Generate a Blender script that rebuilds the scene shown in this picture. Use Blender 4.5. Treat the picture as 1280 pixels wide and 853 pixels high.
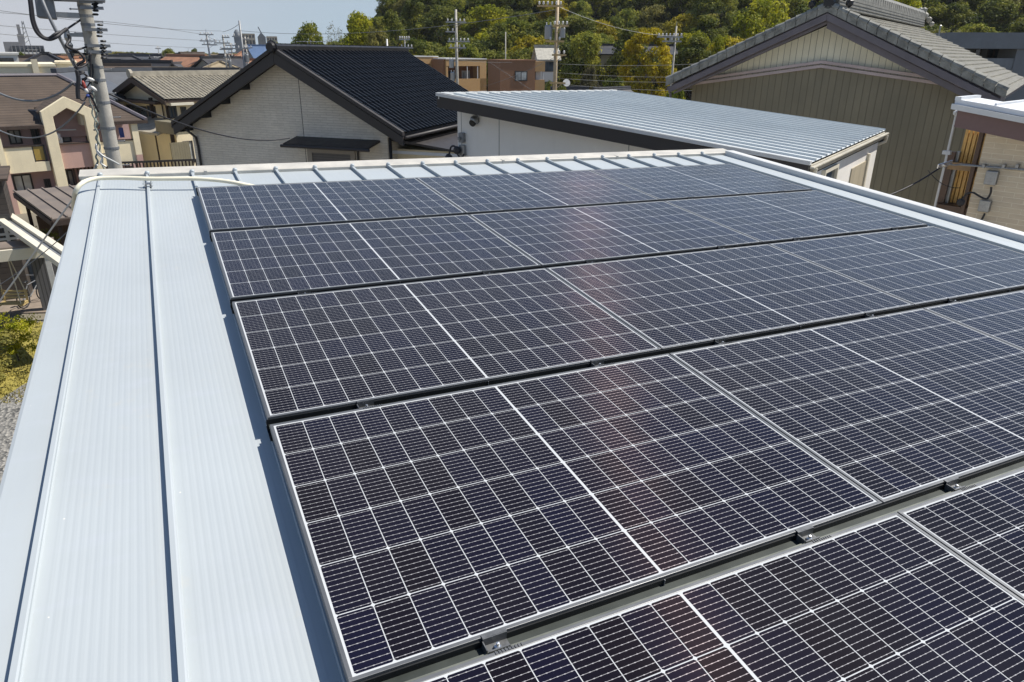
import bpy, bmesh, math, random
from mathutils import Vector, Matrix
R = math.radians
for o in list(bpy.data.objects): bpy.data.objects.remove(o)
S = bpy.context.scene; COL = S.collection
rnd = random.Random(7)

# ------------------------------------------------------------------ camera, sky, sun, exposure
FPX = 885.37; HC = 8.8
M = Matrix(((0.9998012, 0.0, 0.0199373), (0.0014140, 0.9974820, -0.0709067), (-0.0198871, 0.0709208, 0.9972837)))  # roof frame -> world
CP = Vector((-.215985, -5.795946, 1.372296))           # camera in the roof frame
RT = M @ Vector((.90100049, -.43004729, .05707399)); DN = M @ Vector((-.13773723, -.40833592, -.90238031)); FW = M @ Vector((.41137157, .8051839, -.42714439))
CAM = Vector((0, 0, HC))
cd = bpy.data.cameras.new('camera'); cam = bpy.data.objects.new('camera', cd); COL.objects.link(cam)
rot = Matrix((RT, -DN, -FW)).transposed()
cam.matrix_world = Matrix.Translation(CAM) @ rot.to_4x4()
cd.sensor_width = 36; cd.lens = FPX / 1280 * 36; cd.clip_end = 9000; cd.clip_start = .05
S.camera = cam
SUN_AZ, SUN_EL = 99, 57
w = bpy.data.worlds.new('World'); S.world = w; w.use_nodes = True
nt = w.node_tree; sky = nt.nodes.new('ShaderNodeTexSky'); sky.sky_type = 'NISHITA'; sky.sun_disc = False
sky.sun_elevation = R(SUN_EL); sky.sun_rotation = R(SUN_AZ); sky.air_density = 1.0; sky.dust_density = .4; sky.ozone_density = 2.5; sky.altitude = 0
# low hazy air: within a few degrees of the horizon the sky pales to grey-blue, greyer to the left
tcw = nt.nodes.new('ShaderNodeTexCoord'); sxw = nt.nodes.new('ShaderNodeSeparateXYZ'); nt.links.new(tcw.outputs['Generated'], sxw.inputs[0])
def wrange(src, a, b, c, d):
    k = nt.nodes.new('ShaderNodeMapRange'); k.interpolation_type = 'SMOOTHSTEP'; nt.links.new(src, k.inputs[0])
    for i, q in enumerate((a, b, c, d)): k.inputs[i+1].default_value = q
    return k.outputs[0]
def wmix(f, a, b):
    k = nt.nodes.new('ShaderNodeMix'); k.data_type = 'RGBA'; nt.links.new(f, k.inputs[0])
    for i, x in ((6, a), (7, b)):
        if isinstance(x, tuple): k.inputs[i].default_value = (*x, 1)
        else: nt.links.new(x, k.inputs[i])
    return k.outputs[2]
SKY = .09; kk = 1 / SKY / 1.366
hz = wmix(wrange(sxw.outputs[0], -.16, .30, 0, 1), tuple(c*kk for c in (.58, .60, .645)), tuple(c*kk for c in (.42, .54, .64)))
hz = wmix(wrange(sxw.outputs[2], .0, .22, 0, 1), hz, tuple(c*kk for c in (.44, .53, .645)))
nt.links.new(wmix(wrange(sxw.outputs[2], .05, .34, 0, 1), hz, sky.outputs[0]), nt.nodes['Background'].inputs[0]); nt.nodes['Background'].inputs[1].default_value = SKY
sl = bpy.data.lights.new('sun', 'SUN'); so = bpy.data.objects.new('sun', sl); COL.objects.link(so)
sl.energy = 4.8; sl.angle = R(.5); sl.color = (1, .94, .85)
sv = Vector((math.sin(R(SUN_AZ)) * math.cos(R(SUN_EL)), math.cos(R(SUN_AZ)) * math.cos(R(SUN_EL)), math.sin(R(SUN_EL))))
so.rotation_euler = sv.to_track_quat('Z', 'Y').to_euler(); so.location = (20, 0, 60)
S.view_settings.view_transform = 'Standard'; S.view_settings.look = 'None'; S.view_settings.exposure = .45; S.view_settings.gamma = 1

# ------------------------------------------------------------------ geometry helpers
def ray(u, v): return (RT * ((u - 640) / FPX) + DN * ((v - 426.5) / FPX) + FW)
def at(u, v, d):                                   # the point seen at pixel (u,v) at horizontal distance d
    q = ray(u, v); return CAM + q * (d / math.hypot(q.x, q.y))
def atz(u, v, z):
    q = ray(u, v); return CAM + q * ((z - HC) / q.z)
def PW(p): return M @ (Vector(p) - CP) + CAM       # roof frame -> world
EY = Matrix.Identity(3)
def azm(az):                                       # local x heads along azimuth az, y to its left, z up
    a = R(az); return Matrix(((math.sin(a), -math.cos(a), 0), (math.cos(a), math.sin(a), 0), (0, 0, 1)))

class MB:
    def __init__(s): s.bm = bmesh.new()
    def face(s, pts):
        try: return s.bm.faces.new([s.bm.verts.new(Vector(p)) for p in pts])
        except ValueError: return None
    def box(s, x0, x1, y0, y1, z0, z1, f=None):
        f = f or (lambda p: p)
        v = [s.bm.verts.new(f(Vector(p))) for p in ((x0,y0,z0),(x1,y0,z0),(x1,y1,z0),(x0,y1,z0),(x0,y0,z1),(x1,y0,z1),(x1,y1,z1),(x0,y1,z1))]
        for q in ((0,3,2,1),(4,5,6,7),(0,1,5,4),(1,2,6,5),(2,3,7,6),(3,0,4,7)): s.bm.faces.new([v[i] for i in q])
        return s
    def prism(s, pts, vec):
        vec = Vector(vec); a = [s.bm.verts.new(Vector(p)) for p in pts]; b = [s.bm.verts.new(Vector(p) + vec) for p in pts]
        n = len(a); s.bm.faces.new(a); s.bm.faces.new(b[::-1])
        for i in range(n): s.bm.faces.new((a[i], b[i], b[(i+1) % n], a[(i+1) % n]))
        return s
    def beam(s, p, q, wd, ht, up=(0,0,1)):
        p, q = Vector(p), Vector(q); d = (q - p).normalized(); up = Vector(up)
        x = d.cross(up)
        if x.length < 1e-4: x = d.cross(Vector((1,0,0)))
        x.normalize(); z = x.cross(d)
        c = [p + x*a*wd/2 + z*b*ht/2 for a, b in ((-1,-1),(1,-1),(1,1),(-1,1))]
        return s.prism(c, q - p)
    def tube(s, pts, r, n=8, r2=None):
        pts = [Vector(p) for p in pts]; rings = []; up = None
        for i, p in enumerate(pts):
            d = (pts[min(i+1, len(pts)-1)] - pts[max(i-1, 0)]).normalized()
            if up is None: up = Vector((0,0,1)) if abs(d.z) < .9 else Vector((1,0,0))
            x = d.cross(up).normalized(); y = x.cross(d); up = y if abs(d.z) < .99 else up
            rr = r if r2 is None else r + (r2 - r) * i / (len(pts) - 1)
            rings.append([s.bm.verts.new(p + (x*math.cos(2*math.pi*k/n) + y*math.sin(2*math.pi*k/n))*rr) for k in range(n)])
        for a, b in zip(rings, rings[1:]):
            for k in range(n): s.bm.faces.new((a[k], a[(k+1)%n], b[(k+1)%n], b[k]))
        s.bm.faces.new(rings[0][::-1]); s.bm.faces.new(rings[-1])
        return s
    def lathe(s, c, prof, n=16, axis=(0,0,1)):
        ax = Vector(axis).normalized(); x = ax.orthogonal().normalized(); y = ax.cross(x); c = Vector(c); rings = []
        for r, h in prof: rings.append([s.bm.verts.new(c + ax*h + (x*math.cos(2*math.pi*k/n) + y*math.sin(2*math.pi*k/n))*max(r, 1e-4)) for k in range(n)])
        for a, b in zip(rings, rings[1:]):
            for k in range(n): s.bm.faces.new((a[k], a[(k+1)%n], b[(k+1)%n], b[k]))
        s.bm.faces.new(rings[0][::-1]); s.bm.faces.new(rings[-1])
        return s
    def blob(s, c, r, sx=1, sy=1, sz=1, sub=2, jit=.15, sd=0):
        g = random.Random(sd); res = bmesh.ops.create_icosphere(s.bm, subdivisions=sub, radius=1)
        for v in res['verts']:
            k = 1 + g.uniform(-jit, jit); v.co = Vector((v.co.x*r*sx*k, v.co.y*r*sy*k, v.co.z*r*sz*k)) + Vector(c)
        return s
    def build(s, name, m, parent=None, smooth=False, label=None, kind=None, bevel=0):
        bmesh.ops.recalc_face_normals(s.bm, faces=s.bm.faces)
        me = bpy.data.meshes.new(name); s.bm.to_mesh(me); s.bm.free(); me.materials.append(m)
        if smooth:
            for p in me.polygons: p.use_smooth = True
        o = bpy.data.objects.new(name, me); COL.objects.link(o)
        if parent is not None: o.parent = parent.e if isinstance(parent, T) else parent
        if label: o['label'] = label
        if kind: o['kind'] = kind
        if bevel:
            b = o.modifiers.new('bevel', 'BEVEL'); b.width = bevel; b.segments = 2; b.limit_method = 'ANGLE'
        return o
class T:                                           # a thing: an Empty at its base, parts are its children
    def __init__(s, name, label, cat, loc, rm=EY, group=None):
        s.loc = Vector(loc); s.rm = rm.copy(); s.e = bpy.data.objects.new(name, None); COL.objects.link(s.e)
        s.e.empty_display_size = .2
        s.e.matrix_world = Matrix.Translation(s.loc) @ rm.to_4x4()
        tag(s.e, label, cat, group)
    def l(s, p): return s.rm.transposed() @ (Vector(p) - s.loc)         # world -> local
    def hit(s, u, v, y=0, ax=1):                                        # pixel ray onto the local plane y = const (or x / z)
        o = s.l(CAM); d = s.rm.transposed() @ ray(u, v); return o + d * ((y - o[ax]) / d[ax])
    def poly(s, mb, px, y0, th): return mb.prism([s.hit(u, v, y0) for u, v in px], (0, th, 0))
    def rect(s, mb, u0, v0, u1, v1, y0, th):
        a = s.hit(u0, v0, y0); b = s.hit(u1, v1, y0); return mb.box(min(a.x,b.x), max(a.x,b.x), min(y0,y0+th), max(y0,y0+th), min(a.z,b.z), max(a.z,b.z))
def tag(o, label, cat, group=None):
    o['label'] = label; o['category'] = cat
    if group: o['group'] = group
    return o
def copy_tree(o, parent=None):
    c = o.copy(); COL.objects.link(c); c.parent = parent
    for ch in list(o.children): copy_tree(ch, c)
    return c

# ------------------------------------------------------------------ materials
def newmat(name):
    m = bpy.data.materials.new(name); m.use_nodes = True; n = m.node_tree
    return m, n, n.nodes['Principled BSDF'], n.links
def mth(n, op, a, b=None, c=None):
    k = n.nodes.new('ShaderNodeMath'); k.operation = op
    for i, x in enumerate((a, b, c)):
        if x is None: continue
        if isinstance(x, (int, float)): k.inputs[i].default_value = x
        else: n.links.new(x, k.inputs[i])
    return k.outputs[0]
def mixc(n, f, a, b, mode='MIX'):
    k = n.nodes.new('ShaderNodeMix'); k.data_type = 'RGBA'; k.blend_type = mode
    for i, x in ((0, f), (6, a), (7, b)):
        if isinstance(x, (int, float)): k.inputs[i].default_value = x
        elif isinstance(x, tuple): k.inputs[i].default_value = (*x[:3], 1)
        else: n.links.new(x, k.inputs[i])
    return k.outputs[2]
def coords(n, kind='Object'): return n.nodes.new('ShaderNodeTexCoord').outputs[kind]
def noise(n, vec, scale, detail=4, rough=.55):
    k = n.nodes.new('ShaderNodeTexNoise'); k.inputs['Scale'].default_value = scale; k.inputs['Detail'].default_value = detail; k.inputs['Roughness'].default_value = rough
    n.links.new(vec, k.inputs['Vector']); return k.outputs['Fac']
def sep(n, vec):
    k = n.nodes.new('ShaderNodeSeparateXYZ'); n.links.new(vec, k.inputs[0]); return k.outputs
def comb(n, x, y, z):
    k = n.nodes.new('ShaderNodeCombineXYZ')
    for i, a in enumerate((x, y, z)):
        if isinstance(a, (int, float)): k.inputs[i].default_value = a
        else: n.links.new(a, k.inputs[i])
    return k.outputs[0]
def bump(n, b, h, strength=.3, dist=.01):
    k = n.nodes.new('ShaderNodeBump'); k.inputs['Strength'].default_value = strength; k.inputs['Distance'].default_value = dist
    n.links.new(h, k.inputs['Height']); n.links.new(k.outputs[0], b.inputs['Normal'])
def rng(n, x, a, b, c, d):
    k = n.nodes.new('ShaderNodeMapRange'); n.links.new(x, k.inputs[0])
    for i, q in enumerate((a, b, c, d)): k.inputs[i+1].default_value = q
    return k.outputs[0]
def mul(c, k): return tuple(min(1, x*k) for x in c)
def mat(name, c, rough=.6, var=.18, scale=2.0, metal=0, bmp=0, bs=40, spec=.5, streak=0):
    m, n, b, l = newmat(name); v = coords(n)
    f = noise(n, v, scale); f2 = noise(n, v, scale*9, 3)
    col = mixc(n, rng(n, f, .3, .7, 0, 1), mul(c, 1-var), mul(c, 1+var*.8))
    col = mixc(n, rng(n, f2, .3, .75, 0, .5), col, mul(c, 1-var*.9))
    if streak:
        x, y, z = sep(n, v); k = noise(n, comb(n, mth(n, 'MULTIPLY', x, 6), mth(n, 'MULTIPLY', y, 6), mth(n, 'MULTIPLY', z, .5)), 1.2, 4)
        col = mixc(n, rng(n, k, .5, .8, 0, streak), col, mul(c, .5))
    l.new(col, b.inputs['Base Color']); b.inputs['Metallic'].default_value = metal; b.inputs['Specular IOR Level'].default_value = spec
    l.new(rng(n, f, .3, .7, rough*.85, min(1, rough*1.15)), b.inputs['Roughness'])
    if bmp: bump(n, b, noise(n, v, bs, 3), bmp)
    return m
def brickmat(name, c1, c2, mo, bw, bh, mortar=.01, rough=.8, bm_=.5, var=.5, off=.5):
    m, n, b, l = newmat(name); x, y, z = sep(n, coords(n)); k = n.nodes.new('ShaderNodeTexBrick')
    vv = comb(n, mth(n, 'ADD', x, y), z, 0); l.new(vv, k.inputs['Vector']); k.inputs['Scale'].default_value = 1; k.offset = off
    for i, q in (('Color1', c1), ('Color2', c2), ('Mortar', mo)): k.inputs[i].default_value = (*q, 1)
    k.inputs['Brick Width'].default_value = bw; k.inputs['Row Height'].default_value = bh; k.inputs['Mortar Size'].default_value = mortar; k.inputs['Bias'].default_value = -.2; k.inputs['Mortar Smooth'].default_value = .3
    f = noise(n, vv, 1.3); f2 = noise(n, comb(n, mth(n, 'MULTIPLY', mth(n, 'ADD', x, y), 3), mth(n, 'MULTIPLY', z, 14), 0), 2.0)
    col = mixc(n, rng(n, f, .3, .7, 0, var*.5), k.outputs['Color'], mul(c1, .6)); col = mixc(n, rng(n, f2, .45, .75, 0, var), col, mul(c1, .62))
    l.new(col, b.inputs['Base Color']); b.inputs['Roughness'].default_value = rough
    bump(n, b, mth(n, 'ADD', mth(n, 'MULTIPLY', k.outputs['Fac'], -1), mth(n, 'MULTIPLY', f2, .6)), bm_, .015); return m
def groovemat(name, c, pitch, gw=.05, rough=.5, dark=.35, horiz=False, var=.15):
    m, n, b, l = newmat(name); v = coords(n); x, y, z = sep(n, v)
    a = z if horiz else mth(n, 'ADD', x, y)
    fr = mth(n, 'FRACT', mth(n, 'DIVIDE', a, pitch)); g = mth(n, 'LESS_THAN', fr, gw)
    f = noise(n, v, .9); cell = n.nodes.new('ShaderNodeTexWhiteNoise'); cell.noise_dimensions = '1D'; l.new(mth(n, 'FLOOR', mth(n, 'DIVIDE', a, pitch)), cell.inputs['W'])
    base = mixc(n, rng(n, f, .3, .7, 0, 1), mul(c, 1-var), mul(c, 1+var*.6)); base = mixc(n, mth(n, 'MULTIPLY', cell.outputs[0], var*1.2), base, mul(c, .7))
    st = noise(n, comb(n, mth(n, 'MULTIPLY', mth(n, 'ADD', x, y), 5), mth(n, 'MULTIPLY', z, .5), 0), 1.5)
    base = mixc(n, rng(n, st, .5, .8, 0, .35), base, mul(c, .6))
    l.new(mixc(n, g, base, mul(c, dark)), b.inputs['Base Color']); b.inputs['Roughness'].default_value = rough
    bump(n, b, mth(n, 'SUBTRACT', 1, g), .8, .012); return m
def glassmat(name, c=(.03,.04,.05)):
    m, n, b, l = newmat(name); v = coords(n); f = noise(n, v, .8, 2)
    l.new(mixc(n, rng(n, f, .4, .65, 0, 1), c, mul(c, 2.6)), b.inputs['Base Color']); b.inputs['Roughness'].default_value = .06; b.inputs['Specular IOR Level'].default_value = .8
    return m
def leafmat(name, c, c2, tr=.4):
    m, n, b, l = newmat(name); a = n.nodes.new('ShaderNodeVertexColor'); a.layer_name = 'tint'
    oi = n.nodes.new('ShaderNodeObjectInfo'); s_ = n.nodes.new('ShaderNodeSeparateColor'); l.new(a.outputs[0], s_.inputs[0])
    col = mixc(n, s_.outputs[0], c, c2); col = mixc(n, mth(n, 'MULTIPLY', oi.outputs['Random'], .35), col, mul(c, .6))
    l.new(col, b.inputs['Base Color']); b.inputs['Roughness'].default_value = .6; b.inputs['Specular IOR Level'].default_value = .15
    t = n.nodes.new('ShaderNodeBsdfTranslucent'); l.new(col, t.inputs[0]); mx = n.nodes.new('ShaderNodeMixShader'); mx.inputs[0].default_value = tr
    l.new(b.outputs[0], mx.inputs[1]); l.new(t.outputs[0], mx.inputs[2]); l.new(mx.outputs[0], n.nodes['Material Output'].inputs[0]); return m

def roofmetal(name='pale_metal_roof', c=(.398,.436,.455)):
    m, n, b, l = newmat(name); v = coords(n); x, y, z = sep(n, v)
    f = noise(n, v, .9); st = noise(n, comb(n, mth(n,'MULTIPLY',x,22), mth(n,'MULTIPLY',y,1.1), 0), 1, 5); dirt = noise(n, v, 5.5, 8, .7)
    col = mixc(n, rng(n, f, .3, .7, 0, 1), mul(c, .94), mul(c, 1.04)); col = mixc(n, rng(n, st, .48, .8, 0, .22), col, mul(c, .78))
    sm = noise(n, comb(n, mth(n,'MULTIPLY',x,2.4), mth(n,'MULTIPLY',y,7), 0), 1.3, 5)
    col = mixc(n, rng(n, sm, .56, .75, 0, .34), col, (.42,.45,.50)); col = mixc(n, rng(n, dirt, .62, .82, 0, .45), col, (.50,.45,.36))
    spk = n.nodes.new('ShaderNodeTexVoronoi'); l.new(v, spk.inputs['Vector']); spk.inputs['Scale'].default_value = 7; 
    big = noise(n, v, 2.2, 2); sp = mth(n, 'MULTIPLY', mth(n, 'LESS_THAN', spk.outputs['Distance'], .022), mth(n, 'GREATER_THAN', big, .56))
    col = mixc(n, mth(n, 'MULTIPLY', sp, .7), col, (.75,.72,.64))
    l.new(col, b.inputs['Base Color']); l.new(rng(n, st, .3, .7, .42, .56), b.inputs['Roughness']); b.inputs['Specular IOR Level'].default_value = .45; b.inputs['Metallic'].default_value = .1
    return m
def cellmat():
    m, n, b, l = newmat('solar_cell_glass'); v = coords(n); x, y, z = sep(n, v); y = mth(n, 'MULTIPLY', y, -1)
    X0, X1, XC, Y0, Y1 = .0155, 1.7065, .861, .0150, 1.1190; gc = .007
    px_ = (XC - gc/2 - X0) / 9; py = (Y1 - Y0) / 6
    right = mth(n, 'GREATER_THAN', x, XC); xl = mth(n, 'SUBTRACT', x, mth(n, 'ADD', X0, mth(n, 'MULTIPLY', right, XC + gc/2 - X0)))
    cx = mth(n, 'DIVIDE', xl, px_); cy = mth(n, 'DIVIDE', mth(n, 'SUBTRACT', y, Y0), py)
    def edge(c, p): f = mth(n, 'FRACT', c); return mth(n, 'MULTIPLY', mth(n, 'MINIMUM', f, mth(n, 'SUBTRACT', 1, f)), p)
    ex, ey = edge(cx, px_), edge(cy, py)
    W = lambda a, b_: mth(n, 'LESS_THAN', a, b_)
    OR = lambda a, b_: mth(n, 'MAXIMUM', a, b_)
    white = OR(W(ex, .0012), W(ey, .0014)); white = OR(white, W(mth(n, 'ADD', ex, ey), .0070))
    out = OR(OR(W(x, X0), mth(n, 'GREATER_THAN', x, X1)), OR(W(y, Y0), mth(n, 'GREATER_THAN', y, Y1)))
    mid = W(mth(n, 'ABSOLUTE', mth(n, 'SUBTRACT', x, XC)), gc/2); white = OR(OR(white, out), mid)
    bus = W(mth(n, 'ABSOLUTE', mth(n, 'SUBTRACT', mth(n, 'FRACT', mth(n, 'MULTIPLY', cy, 10)), .5)), .027)
    pad = mth(n, 'MULTIPLY', W(mth(n, 'ABSOLUTE', mth(n, 'SUBTRACT', mth(n, 'FRACT', mth(n, 'MULTIPLY', cy, 10)), .5)), .06), W(mth(n, 'ABSOLUTE', mth(n, 'SUBTRACT', mth(n, 'FRACT', mth(n, 'MULTIPLY', cx, 5)), .5)), .12))
    bus = OR(bus, pad)
    wn = n.nodes.new('ShaderNodeTexWhiteNoise'); wn.noise_dimensions = '3D'; oi = n.nodes.new('ShaderNodeObjectInfo')
    l.new(comb(n, mth(n, 'ADD', mth(n, 'FLOOR', cx), mth(n, 'MULTIPLY', right, 20)), mth(n, 'FLOOR', cy), mth(n, 'MULTIPLY', oi.outputs['Random'], 60)), wn.inputs['Vector'])
    cell = mixc(n, wn.outputs[0], (.0048,.0036,.0062), (.005,.005,.018)); big = noise(n, v, 1.2, 2)
    cell = mixc(n, rng(n, big, .4, .7, 0, .5), cell, (.0105,.0075,.0075))
    cell = mixc(n, mth(n, 'MULTIPLY', oi.outputs['Random'], .5), cell, (.007,.005,.006)); col = mixc(n, bus, cell, (.36,.36,.37)); col = mixc(n, white, col, (.48,.50,.51))
    g = n.nodes.new('ShaderNodeNewGeometry'); dust = noise(n, g.outputs['Position'], 1.7, 6, .65); dust2 = noise(n, g.outputs['Position'], 19, 4, .6)
    dm = mth(n, 'ADD', rng(n, dust, .35, .75, .0, .008), rng(n, dust2, .55, .8, 0, .003)); col = mixc(n, dm, col, (.55,.52,.47))
    l.new(col, b.inputs['Base Color']); b.inputs['Roughness'].default_value = .5; b.inputs['Specular IOR Level'].default_value = .0
    b.inputs['Coat Weight'].default_value = 1; b.inputs['Coat IOR'].default_value = 1.27; l.new(rng(n, dust, .3, .7, .07, .16), b.inputs['Coat Roughness'])
    wv = noise(n, g.outputs['Position'], 5, 2); k = n.nodes.new('ShaderNodeBump'); k.inputs['Strength'].default_value = .005; k.inputs['Distance'].default_value = .004; l.new(wv, k.inputs['Height']); l.new(k.outputs[0], b.inputs['Coat Normal'])
    # wires along x glint; pink sheen is tinted in, tangent leaned to place it
    gl = n.nodes.new('ShaderNodeBsdfAnisotropic'); gl.inputs['Color'].default_value = (1, .62, .60, 1); gl.inputs['Roughness'].default_value = .66; gl.inputs['Anisotropy'].default_value = .93
    vt = n.nodes.new('ShaderNodeVectorTransform'); vt.vector_type = 'VECTOR'; vt.convert_from = 'OBJECT'; vt.convert_to = 'WORLD'; vt.inputs[0].default_value = (1, 0, -.19); l.new(vt.outputs[0], gl.inputs['Tangent'])
    mx = n.nodes.new('ShaderNodeMixShader'); l.new(mth(n, 'ADD', mth(n, 'MULTIPLY', mth(n, 'ADD', mth(n, 'MULTIPLY', bus, .022), .0016), rng(n, dust, .3, .7, .25, 1.0)), 0), mx.inputs[0]); l.new(b.outputs[0], mx.inputs[1]); l.new(gl.outputs[0], mx.inputs[2]); l.new(mx.outputs[0], n.nodes['Material Output'].inputs[0])
    return m
m_roof = roofmetal(); m_cell = cellmat()
m_verge = mat('pale_metal_trim', (.57,.58,.575), .5, .08, 3, .1)
m_cap = mat('weathered_cream_cap', (.50,.48,.43), .55, .18, 5, .05, streak=.2)
m_frame = mat('anodised_aluminium', (.17,.175,.18), .42, .1, 6, .6)
m_black = mat('black_anodised', (.018,.02,.022), .45, .2, 6, .3)
m_galv = mat('galvanised_steel', (.32,.33,.335), .4, .2, 30, .7)
m_clamp = mat('dull_clamp_steel', (.15,.155,.16), .45, .3, 30, .7)
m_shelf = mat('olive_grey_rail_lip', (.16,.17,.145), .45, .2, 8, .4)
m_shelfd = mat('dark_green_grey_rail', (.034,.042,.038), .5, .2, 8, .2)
m_bolt = mat('bright_bolt_steel', (.75,.76,.76), .25, .1, 30, .9)
m_pipe = mat('cream_conduit', (.74,.70,.55), .5, .07, 4)
m_conc = mat('weathered_concrete', (.42,.40,.35), .85, .28, 3, bmp=.25, bs=60, streak=.3)
m_steel = mat('grey_painted_steel', (.22,.23,.24), .5, .2, 6, .3)
m_wire = mat('black_cable', (.02,.02,.024), .6, .2, 8)
m_wireg = mat('grey_cable', (.16,.17,.18), .6, .2, 8)
m_wirew = mat('pale_steel_strand', (.55,.56,.55), .5, .15, 8, .3)
m_ins = mat('white_porcelain', (.7,.69,.66), .25, .1, 10)
m_brickl = brickmat('grey_split_stone_siding', (.76,.70,.59), (.68,.62,.52), (.53,.48,.40), .45, .075, .004, .85, .8, .6)
m_bktile = mat('black_glazed_tile', (.020,.0195,.0205), .36, .35, 5, spec=.38)
m_dkfas = mat('dark_fascia', (.033,.029,.028), .55, .25, 4)
m_white = mat('off_white_siding', (.82,.80,.75), .75, .06, 1.2, bmp=.08, bs=120, streak=.1)
m_cream = mat('cream_stucco', (.82,.72,.50), .85, .1, 1.5, bmp=.2, bs=50, streak=.15)
m_creamlt = mat('pale_cream_siding', (.64,.60,.49), .75, .08, 1.5, streak=.12)
m_pink = mat('dusty_pink_render', (.52,.335,.28), .85, .08, 1.2, streak=.12)
m_mauve = mat('mauve_tile_wall', (.52,.37,.36), .8, .12, 1.5)
m_glass = glassmat('dark_window_glass'); m_glassb = glassmat('curtained_glass', (.26,.27,.26))
m_winf = mat('dark_window_frame', (.045,.043,.042), .45, .2, 5)
m_winw = mat('pale_window_frame', (.55,.55,.54), .45, .1, 5)
m_shing = groovemat('brown_shingle_roof', (.085,.062,.046), .12, .22, .9, .55, True, .3)
m_brmetal = mat('brown_metal_roof', (.20,.165,.135), .55, .18, 1.2, .1, streak=.2)
m_amber = mat('amber_screen', (.36,.25,.06), .4, .2, 2)
m_tantile = mat('grey_beige_pantile', (.35,.32,.255), .75, .3, 2.5)
m_tanwall = mat('tan_stucco', (.74,.65,.46), .85, .12, 1.5, streak=.15)
m_dkwood = mat('dark_brown_timber', (.055,.036,.027), .7, .3, 4, bmp=.2)
m_olive = groovemat('olive_corrugated_wall', (.205,.185,.125), .18, .10, .55, .66)
m_crclad = groovemat('cream_board_cladding', (.85,.83,.66), .165, .06, .6, .3)
m_purp = mat('grey_purple_fascia', (.15,.135,.15), .6, .2, 2, streak=.2)
m_gtile = mat('weathered_grey_pantile', (.40,.385,.33), .7, .35, 3)
m_lichen = mat('lichened_verge_tile', (.27,.27,.24), .75, .5, 6, bmp=.3)
m_block = brickmat('beige_block_siding', (.62,.53,.39), (.56,.475,.36), (.80,.74,.60), .30, .081, .0045, .85, .5, .35)
m_maroon = mat('maroon_fascia', (.155,.098,.092), .6, .12, 2)
m_orwood = mat('orange_pine_boards', (.85,.50,.15), .5, .3, 4, streak=.2)
m_brpost = mat('brown_window_frame', (.10,.06,.04), .5, .2, 3)
m_wmetal = mat('white_metal_roof', (.66,.68,.70), .5, .08, 2, .1, streak=.12)
m_bluegrey = mat('blue_grey_concrete', (.17,.19,.21), .85, .2, 1, streak=.2)
m_flat_t = brickmat('tan_tile_lit', (.44,.27,.115), (.40,.245,.105), (.36,.25,.13), .3, .1, .008, .7, .2, .2)  # tan for the sunlit faces of the flats, light put into the colour
m_flat_b = brickmat('brown_tile_shaded', (.27,.135,.068), (.24,.12,.06), (.13,.08,.05), .3, .1, .008, .7, .2, .25)  # brown for the shaded faces, part of that shade is in the colour
m_bark = mat('bark', (.075,.06,.045), .9, .35, 5, bmp=.4)
m_grass = mat('lawn', (.30,.255,.055), .95, .4, 1.2, bmp=.6, bs=30)
m_earth = mat('town_ground', (.21,.19,.15), 1, .4, .05, spec=.05)
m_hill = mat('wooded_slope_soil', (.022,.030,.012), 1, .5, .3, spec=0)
m_deck = mat('grey_brown_decking', (.24,.195,.155), .8, .25, 2)
m_pine = mat('pale_pine_swing', (.50,.38,.17), .6, .2, 5)
m_dkside = groovemat('dark_brown_lap_siding', (.06,.05,.043), .21, .1, .7, .4, True)
m_rope = mat('cream_rope', (.55,.52,.42), .9, .15, 20)
m_red = mat('red_splice_cover', (.30,.05,.04), .5, .1, 10)
m_blue = mat('blue_plastic', (.06,.10,.35), .5, .1, 10)
m_cloth = mat('pale_laundry', (.6,.58,.54), .9, .15, 8)
def gravelmat():
    m, n, b, l = newmat('grey_gravel'); v = coords(n); k = n.nodes.new('ShaderNodeTexVoronoi'); k.inputs['Scale'].default_value = 14; l.new(v, k.inputs['Vector'])
    s_ = n.nodes.new('ShaderNodeSeparateColor'); l.new(k.outputs['Color'], s_.inputs[0])
    l.new(mixc(n, s_.outputs[0], (.085,.085,.08), (.30,.29,.265)), b.inputs['Base Color']); b.inputs['Roughness'].default_value = .95; bump(n, b, k.outputs['Distance'], 1, .05); return m
m_gravel = gravelmat()

# ------------------------------------------------------------------ ground, hill, garden sheets
def grid_mesh(xs, ys, fz):
    mb = MB(); vs = [[mb.bm.verts.new((x, y, fz(x, y))) for x in xs] for y in ys]
    for j in range(len(ys)-1):
        for i in range(len(xs)-1): mb.bm.faces.new((vs[j][i], vs[j][i+1], vs[j+1][i+1], vs[j+1][i]))
    return mb
g = MB(); g.face([(-1500,-1500,0),(1500,-1500,0),(1500,1500,0),(-1500,1500,0)]); o = g.build('ground', m_earth, kind='structure')
def sstep(a, b, x): t = max(0, min(1, (x-a)/(b-a))); return t*t*(3-2*t)
def hill_z(x, y):
    d = math.hypot(x, y); az = math.degrees(math.atan2(x, y))
    k = sstep(4, 24, az) * (1 - .55*sstep(88, 120, az)) * (.8 + .2*math.sin(az*.35))
    return k * 46 * sstep(112, 245, d + 6*math.sin(az*.5)) - .3
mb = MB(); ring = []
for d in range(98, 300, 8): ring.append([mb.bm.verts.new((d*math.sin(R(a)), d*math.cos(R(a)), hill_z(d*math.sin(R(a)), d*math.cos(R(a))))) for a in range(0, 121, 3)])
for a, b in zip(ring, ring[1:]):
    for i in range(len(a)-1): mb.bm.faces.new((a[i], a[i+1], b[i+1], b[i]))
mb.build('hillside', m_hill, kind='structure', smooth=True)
def sheet(name, pts, z, m):
    g = MB(); g.prism([(p[0], p[1], z-.05) for p in pts], (0, 0, .05)); o = g.build(name, m, kind='structure'); return o
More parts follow.
